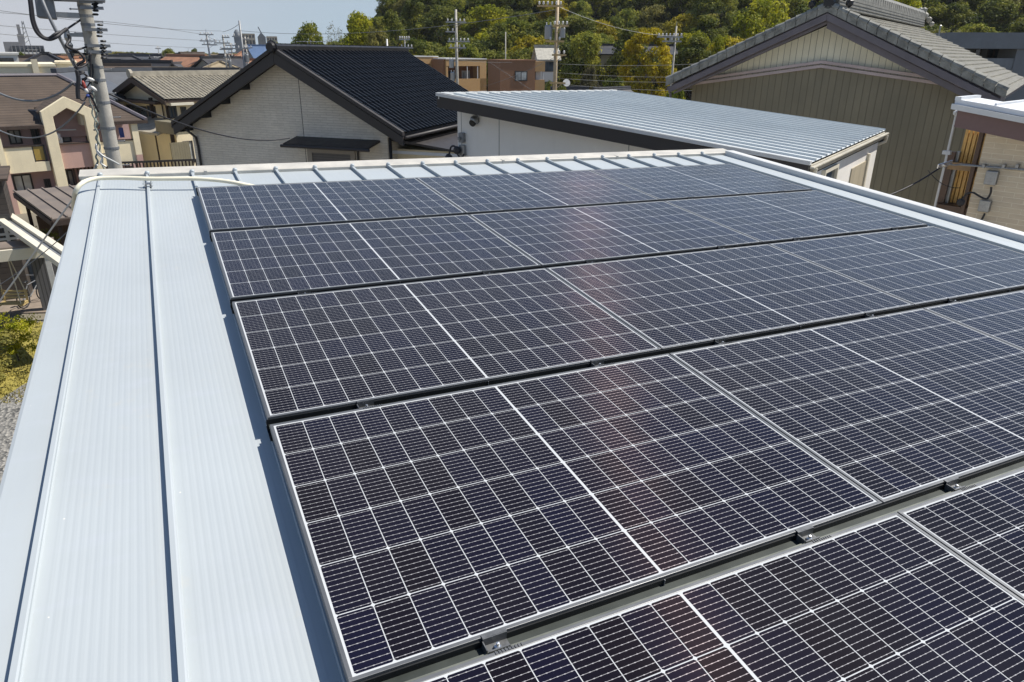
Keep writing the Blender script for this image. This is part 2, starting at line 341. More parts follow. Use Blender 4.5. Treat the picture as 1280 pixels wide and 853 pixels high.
sheet('lawn', [atz(-140, 408, 0), atz(90, 403, 0), (0, 21.5, 0), (-2.5, 19, 0), atz(0, 500, 0), atz(-140, 560, 0)], .02, m_grass)
sheet('gravel_path', [(-2.6, 2, 0), (1.5, 2, 0), (1.5, 25, 0), (-2.6, 25.5, 0), (-3.4, 24.2, 0), (-5.2, 21.0, 0), (-8.5, 16, 0), (-8.5, 2, 0)], .032, m_gravel)
sheet('deck', [atz(-120, 396, 0), atz(100, 391, 0), atz(100, 362, 0), atz(-120, 368, 0)], .05, m_deck)

# ------------------------------------------------------------------ the roof we stand at (built in its own tilted frame)
H = .082; RO = Vector((2.55, -3.2, -6.3)); X0R, X1R, Y0R, Y1R = -.815, 5.93, -8.2, .84
house = T('metal_roofed_house', 'pale blue-white standing seam metal roof carrying the solar panels, in the foreground', 'house', PW(RO), M)
def onroof(o): o.location = -RO; return o
xs = [-.675 + .342*k for k in range(20)]
def pan_profile(x0, x1):
    out = [(x0, 0)]; n = max(2, round((x1-x0)/.0263)); a, b = x0 + .034, x1 - .034
    for i in range(n):
        c = a + (b-a)*(i+.5)/n; hw = (b-a)/n/2
        out += [(c-hw*.95, 0), (c-hw*.35, .0004), (c+hw*.35, .0004), (c+hw*.95, 0)]
    return out + [(x1, 0)]
prof = [(X0R, -.16), (X0R, -.004), (X0R+.012, 0)] + [(xs[0]-.02, 0), (xs[0], 0)]
for a, b in zip(xs, xs[1:]): prof += pan_profile(a, b)[1:]
prof += [(X1R, 0)]
from mathutils import noise as mn
mb = MB(); ysr = [Y0R + (Y1R-Y0R)*i/110 for i in range(111)]
def dent(x, y):                                    # oil-canning of the thin sheet, dying out at the seams
    e = abs(math.sin(math.pi*(x-xs[0])/.342)) if x > xs[0] else .3
    return e*(.0016*mn.noise((x*3.1, y*.9, 0)) + .0007*mn.noise((x*9, y*3.3, 4)))
lines = [[mb.bm.verts.new((x, y, -H+z+(dent(x, y) if z > -.002 and x < X1R-.1 else 0))) for x, z in prof] for y in ysr]
for a, b in zip(lines, lines[1:]):
    for i in range(len(prof)-1): mb.bm.faces.new((a[i], a[i+1], b[i+1], b[i]))
sheet_o = onroof(mb.build('roof_sheet', m_roof, house, smooth=False))
seam = None
for k, x in enumerate(xs[:-1]):
    if seam is None:
        mb = MB(); q = [(-.010,0),(-.006,.006),(-.006,.020),(-.010,.022),(-.010,.027),(.004,.028),(.009,.026),(.009,.020),(.006,.018),(.006,.005),(.010,0)]
        mb.prism([(a, Y0R+.002, b-.0004) for a, b in q], (0, Y1R-Y0R-.03, 0))
        mb.lathe((0, Y1R-.045, .012), [(.0,-.012),(.019,-.012),(.021,.0),(.019,.028),(.013,.036),(0,.038)], 12)
        seam = mb.build('standing_seam', m_roof, house); o = seam
    else: o = seam.copy(); COL.objects.link(o)
    o.location = Vector((x, 0, -H)) - RO
mb = MB(); mb.prism([(X0R-.012, Y1R-.055, -H+.002), (X0R-.012, Y1R-.055, -H+.024), (X0R-.012, Y1R-.05, -H+.030), (X0R-.012, Y1R+.13, -H+.041), (X0R-.012, Y1R+.135, -H-.12), (X0R-.012, Y1R+.11, -H-.12)], (X1R-X0R+.024, 0, 0))
o = onroof(mb.build('ridge_cap', m_cap, house, bevel=.003))
for x in (.115, 2.92, 4.3): mb = MB(); mb.box(x-.011, x+.011, Y1R-.0585, Y1R+.02, -H+.004, -H+.0345); onroof(mb.build('cap_joint', m_cap, house))
mb = MB(); mb.prism([(xs[-1]-.012, Y0R, -H+.0), (xs[-1]-.012, Y0R, -H+.052), (xs[-1]+.01, Y0R, -H+.058), (X1R+.005, Y0R, -H+.052), (X1R+.012, Y0R, -H-.15), (X1R-.01, Y0R, -H-.15)], (0, Y1R-Y0R-.06, 0))
onroof(mb.build('verge_trim', m_verge, house, bevel=.003))
mb = MB()
def wallquad(x0, y0, x1, y1, zt, off=.0):
    return mb
for (a, b) in (((-.55,.55),(5.7,.55)), ((5.7,.55),(5.7,-7.9)), ((5.7,-7.9),(-.55,-7.9)), ((-.55,-7.9),(-.55,.55))):
    p, q = PW((a[0], a[1], -H-.06)), PW((b[0], b[1], -H-.06)); lo = lambda v: Vector((v.x, v.y, 0))
    mb.face([house.l(v) for v in (p, q, lo(q), lo(p))])
mb.build('wall', m_white, house)
mb = MB(); mb.box(-.80, 5.9, -8.15, Y1R+.08, -H-.11, -H-.045); onroof(mb.build('soffit', m_white, house))

# solar panels
PWD, PHT, GX, GY = 1.722, 1.134, .006, .0503
ROWN = ['row along the far ridge', 'second row from the far ridge', 'middle row', 'second row from the front', 'front row nearest the camera']
COLN = ['left end of the ', 'middle of the ', 'right end of the ']
def make_panel():
    t = T('solar_panel', 'x', 'solar panel', PW((0,0,0)), M, 'solar panels mounted on the metal roof')
    mb = MB(); b = .0105
    for x0, x1, y0, y1 in ((0, PWD, -b, 0), (0, PWD, -PHT, -PHT+b), (0, b, -PHT+b, -b), (PWD-b, PWD, -PHT+b, -b)): mb.box(x0, x1, y0, y1, -.030, 0)
    mb.build('frame', m_frame, t, bevel=.0008)
    mb = MB(); mb.face([(b, -PHT+b, -.0015), (PWD-b, -PHT+b, -.0015), (PWD-b, -b, -.0015), (b, -b, -.0015)]); mb.build('cell_glass', m_cell, t)
    mb = MB(); mb.box(b, PWD-b, -PHT+b, -b, -.0062, -.0042); mb.build('backsheet', m_black, t)
    return t
p0 = make_panel()
for r in range(5):
    for c in range(3):
        e = p0.e if (r, c) == (0, 0) else copy_tree(p0.e)
        e.location = PW((c*(PWD+GX), -r*(PHT+GY), 0)); e['label'] = 'framed dark solar panel at the ' + COLN[c] + ROWN[r]
# rails across the seams, and clamps in the gaps
XE = 3*PWD + 2*GX
GAPN = ['above the ridge row', 'below the ridge row', 'between the second and middle rows', 'below the middle row', 'above the front row', 'below the front row']
for r in range(6):
    yc = .012 if r == 0 else (-5*(PHT+GY) + GY - .012 if r == 5 else -r*(PHT+GY) + GY/2)
    t = T('mounting_rail', 'long black mounting rail under the panel edges ' + GAPN[r], 'rail', PW((XE/2, yc, -H+.028)), M, 'black rails under the solar panels')
    mb = MB(); L = XE/2 + .006
    mb.box(-L, L, -.05, .05, .0002, .004); mb.box(-L, L, .0205, .0245, .004, .046); mb.box(-L, L, -.05, -.046, .004, .0215); mb.box(-L, L, .0245, .05, .0195, .0235)
    mb.build('channel', m_black, t)
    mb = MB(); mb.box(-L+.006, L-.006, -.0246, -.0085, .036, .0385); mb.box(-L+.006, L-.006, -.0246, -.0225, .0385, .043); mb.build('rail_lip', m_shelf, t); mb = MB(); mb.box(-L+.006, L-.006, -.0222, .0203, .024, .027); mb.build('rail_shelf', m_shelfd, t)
    for x in (.859, 2.587, 4.315): mb = MB(); mb.box(x-L+.003, x-L+.0055, .0165, .0205, .004, .047); mb.build('channel_joint', m_galv, t)
ORD = ['first', 'second', 'third', 'fourth', 'fifth', 'sixth']
clamp = None
for r in range(1, 5):
    yc = -r*(PHT+GY) + GY/2
    for i, k in enumerate((3, 6, 8, 11, 13, 16)):
        if clamp is None:
            t = T('panel_clamp', 'x', 'clamp', (0,0,0), M, 'metal panel clamps in the gaps between rows')
            mb = MB(); mb.box(-.032, .032, -.014, .0195, -.024, -.021); mb.box(-.032, .032, .0166, .0195, -.021, .0025); mb.box(-.032, .032, .0195, .030, .0004, .003); mb.box(-.034, -.031, -.012, .0165, -.03, -.004)
            for j in range(9): mb.box(-.020+j*.0085, -.016+j*.0085, -.034, -.025, .0002, .0022)
            mb.build('bracket', m_clamp, t)
            mb = MB(); mb.lathe((0, 0, -.021), [(.009,0),(.009,.006),(.0045,.006),(.0045,.016),(0,.017)], 6); mb.build('bolt', m_bolt, t)
            mb = MB(); mb.box(-.028, .028, -.014, -.010, -.021, -.009); mb.build('spring_plate', m_clamp, t)
            clamp = t.e; e = clamp
        else: e = copy_tree(clamp)
        e.location = PW((xs[k], yc, 0)); e['label'] = ORD[i] + ' metal panel clamp from the left in the gap ' + GAPN[r]

# cream conduit lying along the ridge, with its clamp
def smooth(pts, n=6):
    pts = [Vector(p) for p in pts]; out = []
    for i in range(len(pts)-1):
        a, b, c, d = pts[max(i-1,0)], pts[i], pts[i+1], pts[min(i+2,len(pts)-1)]
        for k in range(n):
            t = k/n; out.append(.5*((2*b) + (c-a)*t + (2*a-5*b+4*c-d)*t*t + (3*b-a-3*c+d)*t*t*t))
    return out + [pts[-1]]
def rz(u, v, z):                                   # roof-frame point seen at a pixel, height z over the panel plane
    d = M.transposed() @ ray(u, v); return CP + d*((z - CP.z)/d.z)
cz = .005
pp = [rz(92, 262, -.30), rz(92.5, 250, -.16), rz(94, 241, -.07), rz(99, 232.5, -.02), rz(108, 226.5, -.0), rz(122, 223.2, cz), rz(150, 222.5, cz), rz(184, 223.6, cz), rz(215, 223.6, cz), rz(245, 223.6, cz), rz(272, 225.5, -.008), rz(292, 228.2, -.025), rz(306, 231, -.045), rz(318, 233.5, -.062)]
mb = MB(); mb.tube([PW(p) for p in smooth(pp)], .0165, 12)
o = mb.build('conduit', m_pipe, smooth=True); tag(o, 'cream electrical conduit bent over the roof corner beside the ridge', 'conduit')
cb = rz(184, 226, -.03); t = T('pipe_clamp', 'galvanised seam clamp holding the cream conduit on a roof seam', 'clamp', PW((xs[1], cb.y, -H+.027)), M)
mb = MB(); mb.box(-.022, .022, -.03, .03, -.026, .004); mb.box(-.022, -.018, -.012, .012, .004, .055); mb.box(.018, .022, -.012, .012, .004, .055); mb.box(-.03, .03, -.045, -.02, -.014, -.01); mb.build('bracket', m_galv, t)
mb = MB(); mb.lathe((-.03, -.03, .0), [(.010,0),(.010,.01),(.005,.01),(.005,.028),(0,.03)], 6); mb.lathe((.026, -.02, .0), [(.010,0),(.010,.01),(.005,.01),(.005,.024),(0,.026)], 6); mb.build('bolt', m_bolt, t)
mb = MB(); mb.tube([(-.02, .0, .055), (-.012, .0, .075), (0, .0, .08), (.012, .0, .075), (.02, .0, .055)], .005, 6); mb.build('saddle', m_galv, t)

# ------------------------------------------------------------------ roofs and generic houses
def tile_sheet(mb, o, ex, ey, W, L, cw, rl, amp, step, ns=6):
    o, ex, ey = Vector(o), Vector(ex).normalized(), Vector(ey).normalized(); n = ex.cross(ey).normalized()
    nc = max(2, round(W/cw)); nr = max(2, round(L/rl)); cols = [W*((i//ns) + (0, .07, .28, .55, .80, .93)[i % ns])/nc for i in range(nc*ns+1)]
    prev = None
    for j in range(nr):
        for yy, zz in ((L*j/nr, step), (L*(j+1)/nr + .0, 0)):
            row = []
            for i, x in enumerate(cols):
                ph = (i % ns)/ns; z = amp*(0, 1, .92, .62, .30, .08)[i % ns]
                row.append(mb.bm.verts.new(o + ex*x + ey*yy + n*(z+zz)))
            if prev:
                for i in range(len(row)-1): mb.bm.faces.new((prev[i], prev[i+1], row[i+1], row[i]))
            prev = row
    return mb
def gable_house(t, W, D, zr, ze, mw, mr, over=.5, windows=(), roofname='roof', tiles=None, wallname='wall', th=.16):
    """local: gable face on y=0 spanning x in [-W/2,W/2], ridge along +y"""
    sl = (zr-ze)/(W/2)
    mb = MB(); mb.prism([(-W/2,0,0),(W/2,0,0),(W/2,0,ze-.05),(0,0,zr-.05),(-W/2,0,ze-.05)], (0, D, 0)); wl = mb.build(wallname, mw, t)
    mb = MB()
    for s in (-1, 1):
        xo = s*(W/2+over); zo = ze - sl*over; q = [(0, -over, zr), (xo, -over, zo), (xo, -over, zo-th), (0, -over, zr-th)]
        mb.prism(q, (0, D+2*over, 0))
    rf = mb.build(roofname, mr, t)
    return wl, rf
def window(t, u0, v0, u1, v1, y=0, parent=None, glass=None, frame=None, name='window', mull=1, fw=.05):
    a = t.hit(u0, v0, y); b = t.hit(u1, v1, y); x0, x1, z0, z1 = min(a.x,b.x), max(a.x,b.x), min(a.z,b.z), max(a.z,b.z)
    return window_l(t, x0, x1, z0, z1, y, parent, glass, frame, name, mull, fw)
def window_l(t, x0, x1, z0, z1, y=0, parent=None, glass=None, frame=None, name='window', mull=1, fw=.05):
    mb = MB(); d = .05
    for q in ((x0,x1,z0,z0+fw),(x0,x1,z1-fw,z1),(x0,x0+fw,z0+fw,z1-fw),(x1-fw,x1,z0+fw,z1-fw)): mb.box(q[0], q[1], y-d, y-.002, q[2], q[3])
    for k in range(mull): xm = x0 + (x1-x0)*(k+1)/(mull+1); mb.box(xm-fw*.4, xm+fw*.4, y-d+.008, y-.004, z0+fw, z1-fw)
    f = mb.build(name, frame or m_winf, parent or t)
    mb = MB(); mb.box(x0+fw*.5, x1-fw*.5, y-.016, y-.006, z0+fw*.5, z1-fw*.5); mb.build('pane', glass or m_glass, f)
    return f

# --- the house with the black tiled roof
L, Rr = at(218, 153, 0.1), None
hd = 2.2
def drop(u, v, h): return atz(u, v, HC - h)
pL, pR = drop(218, 154, hd), drop(503, 167, hd); ga = math.degrees(math.atan2((pR-pL).x, (pR-pL).y)); mid = (pL+pR)/2
t = T('black_tiled_house', 'grey stone-clad gable house with a glossy black tiled roof and dark fascia boards', 'house', (mid.x, mid.y, 0), azm(ga))
ap = t.hit(348, 62); ZE = HC-hd; ZR = ap.z; HWd = (pR-pL).length/2; DL = 8.7; sl = (ZR-ZE)/HWd; OV = .55
mb = MB(); wx0 = t.hit(246, 205, OV).x; wx1 = t.hit(486, 200, OV).x
zt = lambda x: ZR - abs(x)*sl - .22
mb.prism([(wx0,OV,0),(wx1,OV,0),(wx1,OV,zt(wx1)),(0,OV,zt(0)),(wx0,OV,zt(wx0))], (0, DL-1.1, 0)); mb.build('wall', m_brickl, t)
mb = MB()
for s in (-1, 1): mb.prism([(0,.02,ZR-.01),(s*HWd,.02,ZE-.01),(s*HWd,.02,ZE-.16),(0,.02,ZR-.16)], (0, DL-.04, 0))
deck_ = mb.build('roof', m_dkfas, t)
ln = math.hypot(HWd, ZR-ZE)
mb = MB(); tile_sheet(mb, (HWd+.04, .02, ZE-.02), (0,1,0), (-HWd, 0, ZR-ZE), DL-.04, ln, .265, .30, .075, .014); tile_sheet(mb, (-HWd-.04, DL-.02, ZE-.02), (0,-1,0), (HWd, 0, ZR-ZE), DL-.04, ln, .265, .30, .075, .014)
mb.build('roof_tiles', m_bktile, deck_)
for s in (-1, 1):
    mb = MB(); mb.prism([(0,-.06,ZR-.06),(s*(HWd+.03),-.06,ZE-.09),(s*(HWd+.03),-.06,ZE-.36),(0,-.06,ZR-.40)], (0, .075, 0)); mb.prism([(0,-.10,ZR+.075),(s*(HWd+.05),-.10,ZE+.05),(s*(HWd+.05),-.10,ZE-.07),(0,-.10,ZR-.045)], (0, .16, 0))
    mb.build('bargeboard', m_dkfas, t, bevel=.01)
mb = MB(); mb.prism([(-.13,-.12,ZR-.03),(-.13,-.12,ZR+.10),(-.08,-.12,ZR+.15),(.08,-.12,ZR+.15),(.13,-.12,ZR+.10),(.13,-.12,ZR-.03)], (0, DL+.2, 0))
for k in range(33): y = k*DL/33; mb.box(-.09, .09, y, y+.03, ZR+.14, ZR+.17)
rc = mb.build('ridge_tiles', m_bktile, deck_)
mb = MB(); mb.lathe((0, -.2, ZR+.06), [(.0,0),(.13,0),(.16,.05),(.16,.16),(.12,.2)], 14, (0,1,0)); mb.lathe((0, -.1, ZR+.06), [(.19,0),(.19,.05)], 14, (0,1,0)); mb.build('ridge_end_tile', m_bktile, t, smooth=False)
mb = MB()
for k in (1, 2, 3, 4):
    x = -HWd*(.17+.195*k)*1.02; mb.box(x-.14, x+.10, -.02, OV+.02, zt(x)-.12, zt(x)+.10)
for k in range(4):
    x = HWd*(.2+.22*k); mb.box(x-.06, x+.06, .03, OV+.02, zt(x)-.01, zt(x)+.08)
mb.build('purlin_end', m_black, t)
mb = MB(); gq = t.hit(500, 168, 0)
for s in (-1, 1): mb = MB(); mb.tube([(s*(HWd+.10), 0, ZE-.12), (s*(HWd+.10), DL, ZE-.12)], .055, 8); mb.build('gutter', m_dkfas, t, smooth=True)
mb = MB(); a_ = t.hit(231, 161, .1); b_ = t.hit(245, 172, OV-.06); mb.tube([a_, b_, (b_.x+.03, OV-.06, b_.z-.3), (b_.x+.03, OV-.06, .1)], .04, 8); mb.build('downpipe', m_dkfas, t, smooth=True)
# awning, shutter
mb = MB(); a1 = t.hit(359, 172, OV-.5); a2 = t.hit(465, 176, OV-.5); b1 = t.hit(366, 171, OV-.02); zb = b1.z+.02; za = a1.z - .2
mb.prism([(a1.x,OV-.75,za),(a1.x,OV-.75,za+.05),(a1.x,OV-.01,zb),(a1.x,OV-.01,zb-.07)], (a2.x-a1.x, 0, 0)); mb.tube([(a1.x-.05,OV-.8,za-.02),(a2.x+.05,OV-.8,za-.02)], .045, 8); aw = mb.build('awning', m_dkfas, t)
xw0, xw1 = t.hit(386, 200, OV).x, t.hit(445, 200, OV).x
f = window_l(t, xw0, xw1, za-1.9, za-.12, OV, glass=groovemat('grey_roller_shutter', (.13,.125,.125), .075, .25, .5, .5, True), frame=mat('taupe_shutter_frame', (.30,.27,.23), .6), name='shutter_window', mull=0, fw=.16)
mb = MB(); xx = t.hit(449, 200, OV).x; mb.tube([(xx, OV-.06, za), (xx, OV-.06, .1)], .035, 8); mb.build('downpipe', m_dkfas, t)
mb = MB(); xx = t.hit(378, 150, OV).x; mb.box(xx-.008, xx+.008, OV-.004, OV+.02, 0, zt(xx)-.05); mb.build('wall_joint', m_dkfas, t)
# side extension on its right flank
mb = MB(); c0 = t.hit(483, 186, OV+.3); ex0, ex1 = wx1-.02, wx1+2.6; zx = c0.z
mb.prism([(ex0,OV+.2,zx+.32),(ex1+.25,OV+.2,zx-.02),(ex1+.25,OV+.2,zx-.09),(ex0,OV+.2,zx+.25)], (0, 5.2, 0)); er = mb.build('lean_to_roof', m_dkfas, t)
mb = MB(); mb.box(ex0, ex1, OV+.6, OV+5.2, 0, zx-.03); mb.build('lean_to_wall', m_cream, t)
mb = MB(); mb.box(ex0, ex1+.2, OV+.17, OV+.196, zx-.12, zx-.03); mb.build('lean_to_fascia', m_winw, t)
mb = MB(); mb.tube([(wx1+.12, OV-.08, ZE-.2), (wx1+.12, OV-.08, .1)], .05, 8); mb.build('downpipe', m_dkfas, t, smooth=True)
window_l(t, ex0+.9, ex0+1.9, zx-2.2, zx-.55, OV+.6, glass=groovemat('taupe_shutter', (.17,.145,.125), .1, .12, .6, .6, True), frame=m_brpost, name='shutter', mull=0)

# --- the white house with the ribbed metal shed roof
hW = 1.40
pD, pC = drop(1010, 207, hW), drop(1105, 165, hW); e1 = (pC-pD); e1.z = 0; lw = e1.length; az1 = math.degrees(math.atan2(e1.x, e1.y))
# local frame: x from D to A (up the slope, towards photo left) would be left-handed; use x from A to D
t = T('white_shed_roof_house', 'white house with a low pale ribbed metal shed roof and deep dark fascia', 'house', (pD.x, pD.y, 0), azm(az1+90))
A_ = t.hit(550, 120.5, 0); B_ = t.hit(770, 116, lw)
zA, zD = A_.z, HC-hW; xA = A_.x; zB = zA + .02
def rz_(x, y): k = x/xA; return zD + (zA-zD)*k
print('white', A_, B_, lw)
def bil(k, y): w_ = y/lw; p = Vector((0,0,zD)).lerp(Vector((xA,0,zA)), k); q = Vector((0,lw,zD)).lerp(B_, k); return p.lerp(q, w_)
nr = 18; prof = []
for i in range(nr):
    y = lw*i/nr; q = lw/nr; prof += [(y, .034), (y+.028, .034), (y+.034, 0)] + [(y+.05+(q-.06)*j/8, .006*(j % 2)) for j in range(9)] + [(y+q-.004, 0)]
prof += [(lw, .034)]
mb = MB(); cols = []
for kk in (1.005, .5, -.003): cols.append([mb.bm.verts.new(bil(kk, y) + Vector((0,0,z+.03))) for y, z in prof])
for a, b in zip(cols, cols[1:]):
    for i in range(len(prof)-1): mb.bm.faces.new((a[i], a[i+1], b[i+1], b[i]))
m_wroof = roofmetal('pale_ribbed_roof', (.55,.59,.60))
rf = mb.build('roof', m_wroof, t)
mb = MB()
for i in range(nr):
    y = lw*i/nr; c = bil(1, y+lw/nr/2); mb.box(c.x-.10, c.x+.06, c.y-lw/nr/2+.03, c.y+lw/nr/2-.03, c.z, c.z+.065)
mb.beam(Vector((xA-.04,0,zA)), B_+Vector((-.04,0,0)), .04, .1); mb.build('ridge_trim', m_verge, rf)
def strip(y0, y1, dz0, dz1, m, name):
    mb = MB(); mb.prism([(xA-.08, y0, zA+dz0), (xA-.08, y0, zA+dz1), (.03, y0, zD+dz1), (.03, y0, zD+dz0)], (0, y1-y0, 0)); return mb.build(name, m, t)
strip(-.03, .06, .005, .06, m_verge, 'verge_trim'); strip(.0, .05, -.20, .004, m_dkfas, 'fascia'); mb = MB(); mb.prism([B_+Vector((0,-.05,-.2)), B_+Vector((0,-.05,-.005)), Vector((.03,lw-.05,zD-.005)), Vector((.03,lw-.05,zD-.2))], (0,.05,0)); mb.build('fascia', m_dkfas, t)
mb = MB(); 
q_ = [bil(1,0),bil(0,0),bil(0,lw),bil(1,lw)]; mb.face([p+Vector((0,0,-.01)) for p in q_]); mb.face([p+Vector((0,0,-.16)) for p in q_]); mb.face([q_[0]+Vector((0,0,-.16)),q_[3]+Vector((0,0,-.16)),q_[3]+Vector((0,0,-.01)),q_[0]+Vector((0,0,-.01))]); mb.build('roof_deck', m_dkfas, t)
mb = MB(); mb.box(.035, .095, -.04, lw+.04, zD-.045, zD-.012); mb.box(.0, .03, 0, lw, zD-.13, zD+.0)
gt = mb.build('gutter', mat('weathered_cream_gutter', (.44,.41,.33), .55, .2, 4, streak=.3), t, bevel=.01)
for yy, y2 in ((.12, .3), (lw-.1, lw-.3)): mb = MB(); mb.tube([(.08, yy, zD-.05), (.08, yy, zD-.17), (-.2, y2, zD-.32)], .03, 8); mb.build('downpipe', m_creamlt, gt)
wy = .50; wxa = t.hit(572, 160, wy).x; wxb = -.02
mb = MB(); mb.prism([(wxa,wy,0),(wxb,wy,0),(wxb,wy,rz_(wxb,0)-.17),(wxa,wy,rz_(wxa,0)-.17)], (0, lw-.8, 0)); wl = mb.build('wall', m_white, t)
mb = MB()
for u in (624, 787):
    x = t.hit(u, 170, wy).x; mb.box(x-.008, x+.008, wy-.004, wy+.02, 0, rz_(x,0)-.18)
x = t.hit(577, 170, wy).x; mb.box(x-.006, x+.006, wy-.003, wy+.02, 0, rz_(x,0)-.18); mb.build('wall_joint', m_galv, wl)
c = t.hit(595, 150, wy); mb = MB(); mb.lathe((c.x, wy, c.z), [(.085,-.0),(.085,.05),(.075,.09),(.05,.12),(0,.13)], 18, (0,-1,0)); v_ = mb.build('vent_hood', m_galv, wl, smooth=True)
mb = MB(); mb.lathe((c.x-.01, wy-.06, c.z-.035), [(.065,0),(.065,.06),(.0,.062)], 14, (0,-1,-.5)); mb.build('vent_opening', m_black, v_)
c = t.hit(579, 172, wy); mb = MB(); mb.box(c.x-.05, c.x+.06, wy-.09, wy, c.z-.09, c.z+.09); mb.box(c.x-.03, c.x+.02, wy-.14, wy-.09, c.z-.04, c.z+.02); mb.build('junction_box', m_steel, wl, bevel=.008)
c = t.hit(580, 188, wy); mb = MB(); mb.box(c.x-.06, c.x+.06, wy-.08, wy, c.z-.1, c.z+.1); mb.build('meter_box', m_galv, wl, bevel=.008)
mb = MB(); c2 = t.hit(570, 190, wy); cc = [t.hit(u, v, wy-.12) for u, v in ((580,193),(577,197),(573,195),(571,188),(568,183),(564,184),(562,190),(561,196))]; mb.tube(smooth(cc), .018, 7); mb.blob((cc[-1].x, cc[-1].y, cc[-1].z-.03), .09, sy=.6, sub=2, jit=.05); mb.blob((cc[3].x, cc[3].y, cc[3].z), .08, sy=.6, jit=.05); mb.build('cable_coil', m_wire, wl)
# right end wall: frieze, pilaster, window (on local plane x = wxb, facing +x)
def hx(u, v, x): return t.hit(u, v, x, 0)
q0 = hx(1035, 222, wxb); mb = MB(); y0_, y1_ = q0.y-.5, q0.y+.38
for a, b, c_, d_ in ((y0_,y1_,q0.z+.12,q0.z+.17),(y0_,y1_,q0.z-.75,q0.z-.7),(y0_,y0_+.05,q0.z-.7,q0.z+.12),(y1_-.05,y1_,q0.z-.7,q0.z+.12)): mb.box(wxb+.002, wxb+.06, a, b, c_, d_)
f = mb.build('window', m_creamlt, t); mb = MB(); mb.box(wxb+.004, wxb+.02, y0_+.03, y1_-.03, q0.z-.72, q0.z+.14); mb.build('pane', m_glass, f)
q1 = hx(1087, 182, wxb); q2 = hx(1066, 200, wxb)
mb = MB(); mb.box(wxb-.02, wxb+.05, q1.y-.10, q1.y+.02, 0, zD-.3); mb.build('corner_post', m_creamlt, t)
mb = MB(); mb.box(wxb+.003, wxb+.02, q2.y, q1.y-.1, 0, zD-.42); mb.build('side_panel', groovemat('tan_panel', (.42,.37,.27), .5, .03, .7, .6), t)

# --- the big gable house at the right
ph = R(61.5); dv = Vector((math.sin(ph), math.cos(ph), 0)); dperp = 22*math.cos(R(61.5-47.8)); P0 = dv*dperp
t = T('cream_gable_house', 'tall house with cream boarded gable over an olive wall and weathered grey tiled roof', 'house', (P0.x, P0.y, 0), azm(61.5+90))
ap = t.hit(1036, 11, -.35); Lq = t.hit(838, 104.5, -.35); HWd = ap.x - Lq.x; xc = ap.x; ZR, ZE = ap.z, Lq.z; sl = (ZR-ZE)/HWd; DL = 14.5; OV = .75
print('gable house', xc, HWd, ZR, ZE)
zt = lambda x: ZR - abs(x-xc)*sl - .30
wl0, wr0 = t.hit(864, 125, OV-.35).x, xc + (xc - t.hit(864, 125, OV-.35).x)*.97; wy = OV-.35
mc, ml, mr_ = t.hit(1027, 83, wy), t.hit(868, 105, wy), t.hit(1207, 109, wy)
zm = lambda x: mc.z + (ml.z-mc.z)*(mc.x-x)/(mc.x-ml.x) if x < mc.x else mc.z + (mr_.z-mc.z)*(x-mc.x)/(mr_.x-mc.x)
mb = MB(); mb.prism([(wl0,wy,0),(wr0,wy,0),(wr0,wy,zm(wr0)),(mc.x,wy,mc.z),(wl0,wy,zm(wl0))], (0, DL-1, 0)); mb.build('wall', m_olive, t)
mb = MB(); pts = [(wl0,wy+.06,zm(wl0)),(mc.x,wy+.06,mc.z),(wr0,wy+.06,zm(wr0)),(wr0,wy+.06,max(zt(wr0),zm(wr0)+.02)),(xc,wy+.06,zt(xc)),(wl0,wy+.06,max(zt(wl0),zm(wl0)+.02))]; mb.prism(pts, (0, DL-1.2, 0)); mb.build('gable_wall', m_crclad, t)
mb = MB()
for dz in (0, .11): mb.beam((wl0, wy-.03, zm(wl0)+dz), (mc.x, wy-.03, mc.z+dz), .12, .075); mb.beam((mc.x, wy-.03, mc.z+dz), (wr0, wy-.03, zm(wr0)+dz), .12, .075)
mb.build('belt_moulding', mat('mauve_moulding', (.50,.42,.42), .6), t)
mb = MB()
for s in (-1, 1): mb.prism([(xc,-.25,ZR-.03),(xc+s*HWd,-.25,ZE-.03),(xc+s*HWd,-.25,ZE-.2),(xc,-.25,ZR-.2)], (0, DL+.2, 0))
rf = mb.build('roof', m_purp, t); ln = math.hypot(HWd, ZR-ZE)
mb = MB(); tile_sheet(mb, (xc+HWd+.1, -.35, ZE-.06), (0,1,0), (-HWd-.1, 0, ZR-ZE+.05), DL+.4, ln+.1, .29, .25, .022, .04); mb.build('roof_tiles', m_gtile, rf)
mb = MB(); tile_sheet(mb, (xc-HWd-.1, DL+.05, ZE-.06), (0,-1,0), (HWd+.1, 0, ZR-ZE+.05), DL+.4, ln+.1, .29, .25, .022, .04); mb.build('roof_tiles', m_gtile, rf)
for s in (-1, 1):
    mb = MB(); a = Vector((xc,-.42,ZR-.33)); b = Vector((xc+s*(HWd-.15),-.42,ZE-.30)); b2 = .46 if s > 0 else .36; mb.prism([(xc,-.42,ZR-.10),(xc+s*(HWd+.02),-.42,ZE-.10),(xc+s*(HWd+.02),-.42,ZE-.27),(xc,-.42,ZR-.28)], (0,.12,0)); mb.prism([(xc,-.30,ZR-.28),(xc+s*(HWd-.1),-.30,ZE-.24),(xc+s*(HWd-.1),-.30,ZE-b2+.06),(xc,-.30,ZR-b2)], (0,.1,0)); mb.build('bargeboard', m_purp, t, bevel=.01)
mb = MB(); n_ = 17
